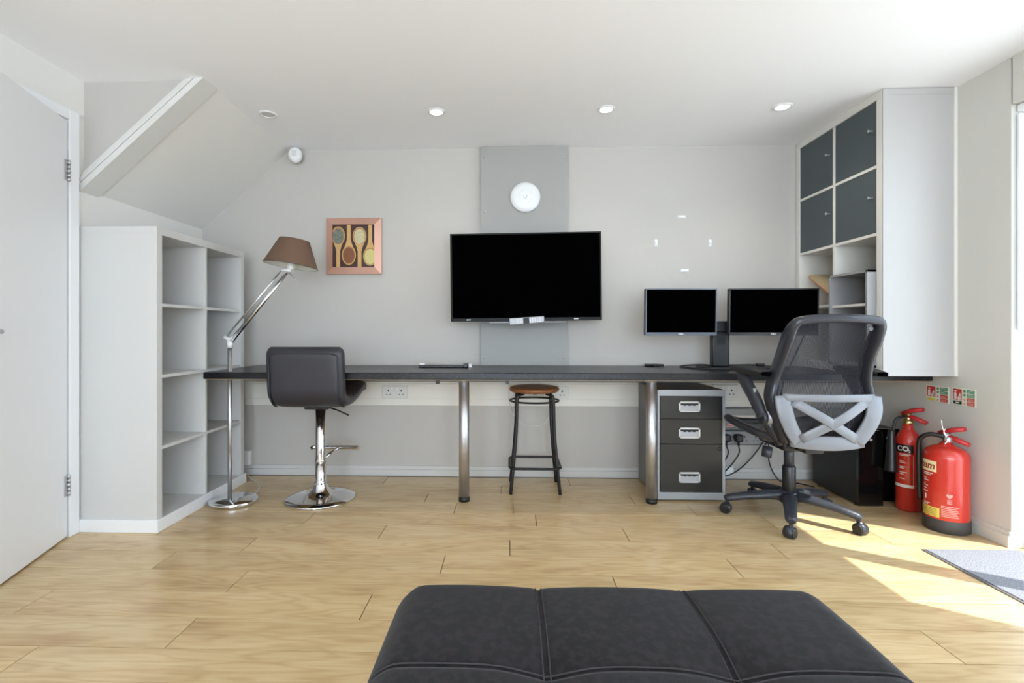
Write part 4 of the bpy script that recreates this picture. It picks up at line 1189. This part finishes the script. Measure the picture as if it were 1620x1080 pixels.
b = MB(); b.box(-0.09, 0.09, -0.012, 0.012, 0.594, 0.602); b.box(-0.012, 0.012, -0.09, 0.09, 0.594, 0.602); b.build('seat_bracket', 'black_metal', t)

# ------------------------------------------------------------------ mesh office chair
c = (1.475, 2.69, 0)
t = thing('office_chair', 'grey mesh office chair with silver cross brace on a five star base', 'chair', c, R(-1))
hub_z = 0.115
for k, ang in enumerate((171, 243, 315, 27, 99)):
    a = R(ang + 1); d = Vector((math.cos(a), math.sin(a), 0))
    b = MB()
    b.tube([d * 0.02 + Vector((0, 0, 0.112)), d * 0.10 + Vector((0, 0, 0.112)), d * 0.22 + Vector((0, 0, 0.098)), d * 0.300 + Vector((0, 0, 0.083)), d * 0.318 + Vector((0, 0, 0.078))], [0.038, 0.034, 0.028, 0.026, 0.018], 12, flat=(1.0, 0.72), up=(0, 0, 1))
    lg = b.build('base_leg', 'chair_base', t)
    e = d * 0.302
    b = MB(); b.cyl(e + Vector((0, 0, 0.040)), e + Vector((0, 0, 0.075)), 0.008, 10); b.build('caster_stem', 'black_metal', lg)
    sd = Vector((math.cos(a + 1.1), math.sin(a + 1.1), 0)); pc = e + sd.cross(Vector((0, 0, 1))) * 0.010 + Vector((0, 0, 0.026))
    b = MB()
    for s_ in (-1, 1): b.tube([pc + sd * 0.007 * s_, pc + sd * 0.010 * s_, pc + sd * 0.022 * s_, pc + sd * 0.025 * s_], [0.020, 0.026, 0.026, 0.022], 20)
    b.build('caster_wheel', 'black_plastic', lg)
    b = MB(); b.box(pc.x - 0.008, pc.x + 0.008, pc.y - 0.008, pc.y + 0.008, 0.03, 0.058, 0.003); b.tube([pc + Vector((0, 0, 0.0)) + sd * -0.019, pc + Vector((0, 0, 0.0)) + sd * 0.019], [0.0282, 0.0282], 18); b.build('caster_hood', 'chair_base', lg)
b = MB(); b.lathe([(0, 0.075), (0.045, 0.078), (0.05, 0.10), (0.046, 0.135), (0.034, 0.140), (0, 0.140)], n=28); b.build('base_hub', 'chair_base', t)
b = MB(); b.lathe([(0, 0.135), (0.030, 0.135), (0.032, 0.14), (0.032, 0.265), (0.029, 0.27), (0, 0.27)], n=28); b.build('gas_lift_cover', 'black_plastic', t)
b = MB(); b.lathe([(0, 0.265), (0.024, 0.265), (0.024, 0.385), (0, 0.385)], n=24); b.build('gas_lift', 'chair_base', t)
b = MB(); b.box(-0.10, 0.10, -0.14, 0.13, 0.375, 0.425, 0.012, 2); b.box(-0.045, 0.045, -0.23, -0.12, 0.385, 0.42, 0.008, 2); b.build('tilt_mechanism', 'black_plastic', t)
b = MB(); b.tube([(-0.09, -0.03, 0.40), (-0.15, -0.06, 0.395)], 0.006, 8); b.cyl((-0.135, -0.055, 0.382), (-0.145, -0.058, 0.328), 0.024, 20); b.build('tension_knob', 'chair_base', t)
# seat: mesh pan with moulded rim
def seat_pt(x, y):
    # x -1..1, y 0(back)..1(front)
    hw = 0.205 + 0.050 * math.sin(min(y, 0.9) * PI * 0.55)
    yy = -0.235 + 0.49 * y
    z = 0.455 + 0.050 * y - 0.050 * max(0, y - 0.78) ** 2 / 0.05 - 0.018 * (1 - x * x) * math.sin(PI * y)
    k = 1 - 0.10 * max(0, y - 0.8) / 0.2 * 1
    return Vector((hw * k * x, yy, z))
def ring_pt(s_):
    a = 2 * PI * s_
    cx_, sy_ = math.cos(a), math.sin(a)
    e = 0.45
    X = math.copysign(abs(cx_) ** e, cx_); Y = math.copysign(abs(sy_) ** e, sy_)
    return seat_pt(X, (Y + 1) / 2)
b = MB(); b.grid(lambda u, v: (lambda p, q: p.lerp(q, v))(seat_pt(0, 0.5), ring_pt(u)), 56, 12, closed_u=True); b.build('seat_mesh', 'mesh', t)
b = MB(); b.tube([ring_pt(i / 72) for i in range(72)], 0.025, 12, closed=True, flat=(1.0, 0.72), up=(0, 0, 1)); b.build('seat_rim', 'chair_frame', t)
b = MB()
for s_ in (-1, 1):
    b.tube(spline([(0.235 * s_, 0.17, 0.478), (0.19 * s_, 0.12, 0.445), (0.14 * s_, 0.02, 0.425), (0.08 * s_, -0.05, 0.415)], 5), 0.011, 10)
    b.tube(spline([(0.215 * s_, -0.12, 0.455), (0.17 * s_, -0.10, 0.43), (0.08 * s_, -0.08, 0.415)], 5), 0.011, 10)
b.build('seat_support', 'chair_base', t)
# backrest frame (viewed from behind)
def back_y(z):
    # depth of the back sheet as a function of height
    P_ = [(0.43, -0.262), (0.50, -0.285), (0.58, -0.305), (0.66, -0.292), (0.74, -0.282), (0.84, -0.318), (0.94, -0.368), (1.03, -0.405)]
    for (za, ya_), (zb_, yb_) in zip(P_[:-1], P_[1:]):
        if z <= zb_:
            f = (z - za) / (zb_ - za); f = f * f * (3 - 2 * f)
            return ya_ + (yb_ - ya_) * f
    return P_[-1][1]
def bp(x, z, dy=0.0): return Vector((x, back_y(z) + dy, z))
bx = 0.0
fr_pts = spline([bp(-0.155, 0.455, 0.03), bp(-0.185, 0.52, 0.03), bp(-0.218, 0.62, 0.035), bp(-0.225, 0.68, 0.03), bp(-0.208, 0.76, 0.02), bp(-0.196, 0.86, 0.015), bp(-0.194, 0.95, 0.008), bp(-0.186, 1.005, 0.0), bp(-0.150, 1.028, -0.008),
                 bp(0.0, 1.036, -0.016), bp(0.150, 1.028, -0.008), bp(0.186, 1.005, 0.0), bp(0.194, 0.95, 0.008), bp(0.196, 0.86, 0.015), bp(0.208, 0.76, 0.02), bp(0.225, 0.68, 0.03), bp(0.218, 0.62, 0.035), bp(0.185, 0.52, 0.03), bp(0.155, 0.455, 0.03)], 6)
b = MB()
N_ = len(fr_pts)
# section: narrow across, deep front to back
secs = []
for i, p in enumerate(fr_pts):
    tg = (fr_pts[min(i + 1, N_ - 1)] - fr_pts[max(i - 1, 0)]).normalized()
    dep = Vector((0, 1, 0)); dep = (dep - tg * dep.dot(tg)).normalized(); lat = tg.cross(dep).normalized()
    topf = min(1, max(0, (p.z - 0.95) / 0.08))
    A1, B1 = 0.020, 0.040 - 0.017 * topf
    secs.append([b.V(p + lat * A1 * math.copysign(abs(math.cos(2 * PI * k / 16)) ** 0.8, math.cos(2 * PI * k / 16)) + dep * B1 * math.copysign(abs(math.sin(2 * PI * k / 16)) ** 0.8, math.sin(2 * PI * k / 16))) for k in range(16)])
for i in range(N_ - 1):
    for k in range(16): b.F([secs[i][k], secs[i][(k + 1) % 16], secs[i + 1][(k + 1) % 16], secs[i + 1][k]], True)
b.F(secs[0]); b.F(secs[-1]); b.build('back_frame', 'chair_frame', t)
def sheet(u, v):
    z = 0.44 + v * 0.585
    hw = 0.16 + 0.055 * min(1, (z - 0.44) / 0.2) - 0.022 * min(1, max(0, (z - 0.70) / 0.15))
    if z > 0.98: hw -= 0.01
    x = (u * 2 - 1) * hw
    return bp(x, z, 0.012 + 0.030 * (1 - (u * 2 - 1) ** 2) * 1.0)
b = MB(); b.grid(sheet, 20, 30); b.build('back_mesh', 'mesh', t)
b = MB(); q_ = bp(0.15, 0.99, -0.004); b.lathe([(0.010, 0.0), (0.010, -0.003), (0, -0.004)], q_, 16, axis='Y'); b.build('emblem', 'chair_silver', t)
# silver lumbar frame with cross
def lp(x, z): return bp(x, z, -0.035 - 0.035 * (1 - min(1, abs(x) / 0.22) ** 2))
def ribbon(pts, wd, th=0.012, name=None):
    """flat bar following points; width in the back plane"""
    ring = []
    n = len(pts)
    for i, p in enumerate(pts):
        tg = (pts[min(i + 1, n - 1)] - pts[max(i - 1, 0)]).normalized()
        nn = Vector((0, 1, 0)); nn = (nn - tg * nn.dot(tg)).normalized(); lt = tg.cross(nn).normalized()
        w_ = wd[i] if isinstance(wd, list) else wd
        sec = [(1, .6), (.85, 1), (-.85, 1), (-1, .6), (-1, -.6), (-.85, -1), (.85, -1), (1, -.6)]
        ring.append([b.V(p + lt * w_ / 2 * a + nn * th / 2 * q) for a, q in sec])
    for i in range(n - 1):
        for k in range(8): b.F([ring[i][k], ring[i][(k + 1) % 8], ring[i + 1][(k + 1) % 8], ring[i + 1][k]], True)
    b.F(ring[0]); b.F(ring[-1])
def seg(p, q, n=10): return [lp(p[0] + (q[0] - p[0]) * i / n, p[1] + (q[1] - p[1]) * i / n) for i in range(n + 1)]
b = MB(); ribbon(seg((-0.205, 0.672), (0.205, 0.672), 16), 0.034, 0.014); b.build('lumbar_top_rail', 'chair_silver', t)
for s_ in (-1, 1):
    b = MB()
    pts = spline([lp(0.205 * s_, 0.680), lp(0.197 * s_, 0.60), lp(0.170 * s_, 0.53), lp(0.128 * s_, 0.462)], 5)
    ribbon(pts, [0.072 - 0.014 * abs(i / (len(pts) - 1) - 0.2) for i in range(len(pts))], 0.016); b.build('lumbar_side', 'chair_silver', t)
b = MB(); ribbon(seg((-0.165, 0.462), (0.165, 0.462), 14), [0.066 - 0.026 * abs(i / 7 - 1) ** 2 for i in range(15)], 0.016); b.build('lumbar_bottom_rail', 'chair_silver', t)
b = MB(); ribbon(seg((-0.165, 0.655), (0.125, 0.480), 12), 0.042, 0.012); ribbon(seg((0.165, 0.655), (-0.125, 0.480), 12), 0.042, 0.012); b.build('cross_brace', 'chair_silver', t)
b = MB(); b.tube([lp(-0.13, 0.455) + Vector((0, 0.01, 0)), Vector((-0.04, -0.20, 0.41))], 0.018, 10); b.tube([lp(0.13, 0.455) + Vector((0, 0.01, 0)), Vector((0.04, -0.20, 0.41))], 0.018, 10); b.build('back_support', 'black_plastic', t)
# arms
for s_ in (-1, 1):
    hub = Vector((0.232 * s_, -0.235, 0.562))
    b = MB(); b.tube([Vector((0.15 * s_, -0.20, 0.43)), Vector((0.20 * s_, -0.225, 0.50)), Vector((0.228 * s_, -0.22, 0.565))], [0.022, 0.024, 0.026], 12); arm = b.build('arm_bracket', 'chair_frame', t)
    b = MB(); b.tube([hub - Vector((0.038 * s_, 0, 0)), hub + Vector((0.005 * s_, 0, 0))], 0.034, 24); b.build('arm_joint', 'silver', arm)
    b = MB(); b.tube([hub + Vector((0.005 * s_, 0, 0)), hub + Vector((0.024 * s_, 0, 0))], [0.036, 0.033], 24)
    b.tube(spline([hub + Vector((0.012 * s_, 0, -0.005)), Vector((0.256 * s_, -0.18, 0.64)), Vector((0.266 * s_, -0.125, 0.70)), Vector((0.268 * s_, -0.06, 0.765))], 5), [0.036] * 3 + [0.042] * 6 + [0.042] * 5 + [0.044] * 2, 14, flat=(0.62, 1.0), up=(0, 1, 0)); b.build('arm_post', 'chair_base', arm)
    b = MB(); b.box(0.266 * s_ - 0.006, 0.266 * s_ + 0.006, -0.2, -0.18, 0.672, 0.70, 0.003); b.build('height_button', 'silver', arm)
    b = MB(); b.grid(lambda u, v: Vector((0.264 * s_ + (0.046 * math.copysign(abs(math.cos(2 * PI * u)) ** 0.5, math.cos(2 * PI * u))) * math.sin(PI * min(max(v, .03), .97)) ** .25,
                                           -0.305 + 0.33 * v, 0.778 + 0.008 * v + 0.021 * math.copysign(abs(math.sin(2 * PI * u)) ** 0.6, math.sin(2 * PI * u)) * math.sin(PI * min(max(v, .03), .97)) ** .3)), 28, 18, closed_u=True); b.build('arm_pad', 'black_matte', arm)

# ------------------------------------------------------------------ door mat
t = thing('door_mat', 'rectangular grey speckled mat on the floor inside the glazed door', 'mat', (2.05, 1.75, 0))
b = MB((2.05, 1.75, 0)); b.box(1.852, 2.250, 1.232, 2.288, 0.0005, 0.009, 0.002); b.build('pile', 'rug', t)
b = MB((2.05, 1.75, 0)); b.box(1.842, 2.260, 1.222, 2.298, 0.0003, 0.005, 0.001); b.build('edging', 'cab_side', t)

# ------------------------------------------------------------------ vertical blind at the glazed door
t = thing('vertical_blind', 'white vertical blind with hanging cord at the glazed door', 'blind', (2.31, 1.0, 2.0))
o = (2.31, 1.0, 2.0)
b = MB(o); b.box(2.285, 2.325, -0.38, 2.325, 1.965, 1.998, 0.002); b.build('headrail', 'upvc', t)
def slat(y, x=2.305, top=1.96, bot=0.06, ang=90.0, wd=0.089):
    a = R(ang); dx, dy = math.cos(a) * wd / 2, math.sin(a) * wd / 2
    b = MB(o)
    P_ = []
    n = 4
    for k in range(n + 1):
        f = k / n * 2 - 1
        P_.append((x + dx * f + 0.003 * (1 - f * f), y + dy * f))
    for i in range(n):
        (xa_, ya_), (xb_, yb_) = P_[i], P_[i + 1]
        b.F([b.V((xa_, ya_, bot)), b.V((xb_, yb_, bot)), b.V((xb_, yb_, top)), b.V((xa_, ya_, top))], True)
    b.build('slat', 'slat', t)
for y in (2.322, 2.314): slat(y, 2.312, 1.955, 0.985, 4.0, 0.062)
y = 1.29
while y > -0.3:  # out-of-view slats added to block sun; lowered tops let a sliver through
    slat(y, top=1.955 if not (0.86 < y < 1.03) else 1.87, ang=84)
    y -= 0.080
b = MB(o); b.tube(spline([(2.300, 2.300, 1.96), (2.302, 2.300, 1.4), (2.300, 2.302, 0.95), (2.292, 2.304, 0.70), (2.303, 2.304, 0.50), (2.309, 2.304, 0.30), (2.298, 2.306, 0.13), (2.285, 2.306, 0.06)], 6), 0.0016, 6); b.build('cord', 'white_cable', t)

# ------------------------------------------------------------------ ottoman
OX0, OX1, OY0_, OY1_, OZ = -0.250, 0.690, 0.21, 1.15, 0.403
c = ((OX0 + OX1) / 2, (OY0_ + OY1_) / 2, 0)
t = thing('ottoman', 'large square charcoal velour ottoman with quilted top, nearest the viewer', 'ottoman', c)
HX, HY = (OX1 - OX0) / 2, (OY1_ - OY0_) / 2
def puff(x, y):
    fx = (x + HX) / (2 * HX) * 3; fy = (y + HY) / (2 * HY) * 3
    ax = abs(math.sin(PI * fx)); ay = abs(math.sin(PI * fy))
    gx, gy = ax ** 0.4, ay ** 0.4
    h_ = 0.022 * (0.45 * gx + 0.45 * gy + 0.10 * gx * gy)
    near = math.exp(-((fx - round(fx)) ** 2 + (fy - round(fy)) ** 2) / 0.035)
    if 0 < round(fx) < 3 and 0 < round(fy) < 3: h_ -= 0.012 * near
    # extra pull at the seam crossings
    return h_
b = MB(c)
def top_pt(u, v):
    # superellipse-ish dome to rounded shoulders
    U, V_ = u * 2 - 1, v * 2 - 1
    x, y = U * HX, V_ * HY
    m = max(abs(U), abs(V_))
    edge = max(0.0, (m - 0.86) / 0.14)
    z = OZ + puff(x, y) * (1 - edge ** 2)
    ex = max(0, (abs(U) - 0.86) / 0.14); ey = max(0, (abs(V_) - 0.86) / 0.14)
    rr_ = min(1.0, math.hypot(ex, ey))
    z -= 0.050 * (1 - math.sqrt(max(0, 1 - rr_ ** 2)))
    # round the plan corners
    k = 1 - 0.035 * (ex * ey)
    return Vector((c[0] + x * k, c[1] + y * k, z))
NG = 121
b.grid(top_pt, NG, NG)
def rim(s_):
    q = s_ * 4
    i = int(q) % 4; f = q - int(q)
    u, v = ((f, 0), (1, f), (1 - f, 1), (0, 1 - f))[i]
    return top_pt(u, v)
def side(s_, v):
    p = rim(s_)
    bulge = 0.022 * math.sin(PI * v)
    d = Vector((p.x - c[0], p.y - c[1], 0)); d = Vector((d.x / HX, d.y / HY, 0))
    m = max(abs(d.x), abs(d.y)); dd = Vector((d.x if abs(d.x) > 0.97 * m else 0, d.y if abs(d.y) > 0.97 * m else 0, 0))
    if dd.length > 0: dd.normalize()
    return Vector((p.x + dd.x * bulge, p.y + dd.y * bulge, p.z * (1 - v) + 0.075 * v))
b.grid(side, 240, 12, closed_u=True)
bmesh.ops.remove_doubles(b.bm, verts=b.bm.verts, dist=0.0008)
ott = b.build('cushion', 'velour', t)
for i in (1, 2):
    for along in (0, 1):
        b = MB(c)
        for offs in (-0.006, 0.006):
            pts = []
            for k in range(90):
                f = 0.012 + 0.976 * k / 89
                g = i / 3 + offs / (2 * HX)
                p = top_pt(g, f) if along == 0 else top_pt(f, g)
                pts.append(p + Vector((0, 0, 0.0004)))
            b.tube(pts, 0.0013, 5)
        b.build('seam', 'stitch', t)
for sx_ in (-1, 1):
    for sy_ in (-1, 1):
        b = MB(c); b.cyl((c[0] + sx_ * (HX - 0.08), c[1] + sy_ * (HY - 0.08), 0), (c[0] + sx_ * (HX - 0.08), c[1] + sy_ * (HY - 0.08), 0.082), 0.022, 16, 0.030); b.build('foot', 'black_plastic', t)
b = MB(c); b.box(OX0 + 0.03, OX1 - 0.03, OY0_ + 0.03, OY1_ - 0.03, 0.072, 0.09); b.build('base_board', 'black_matte', t)
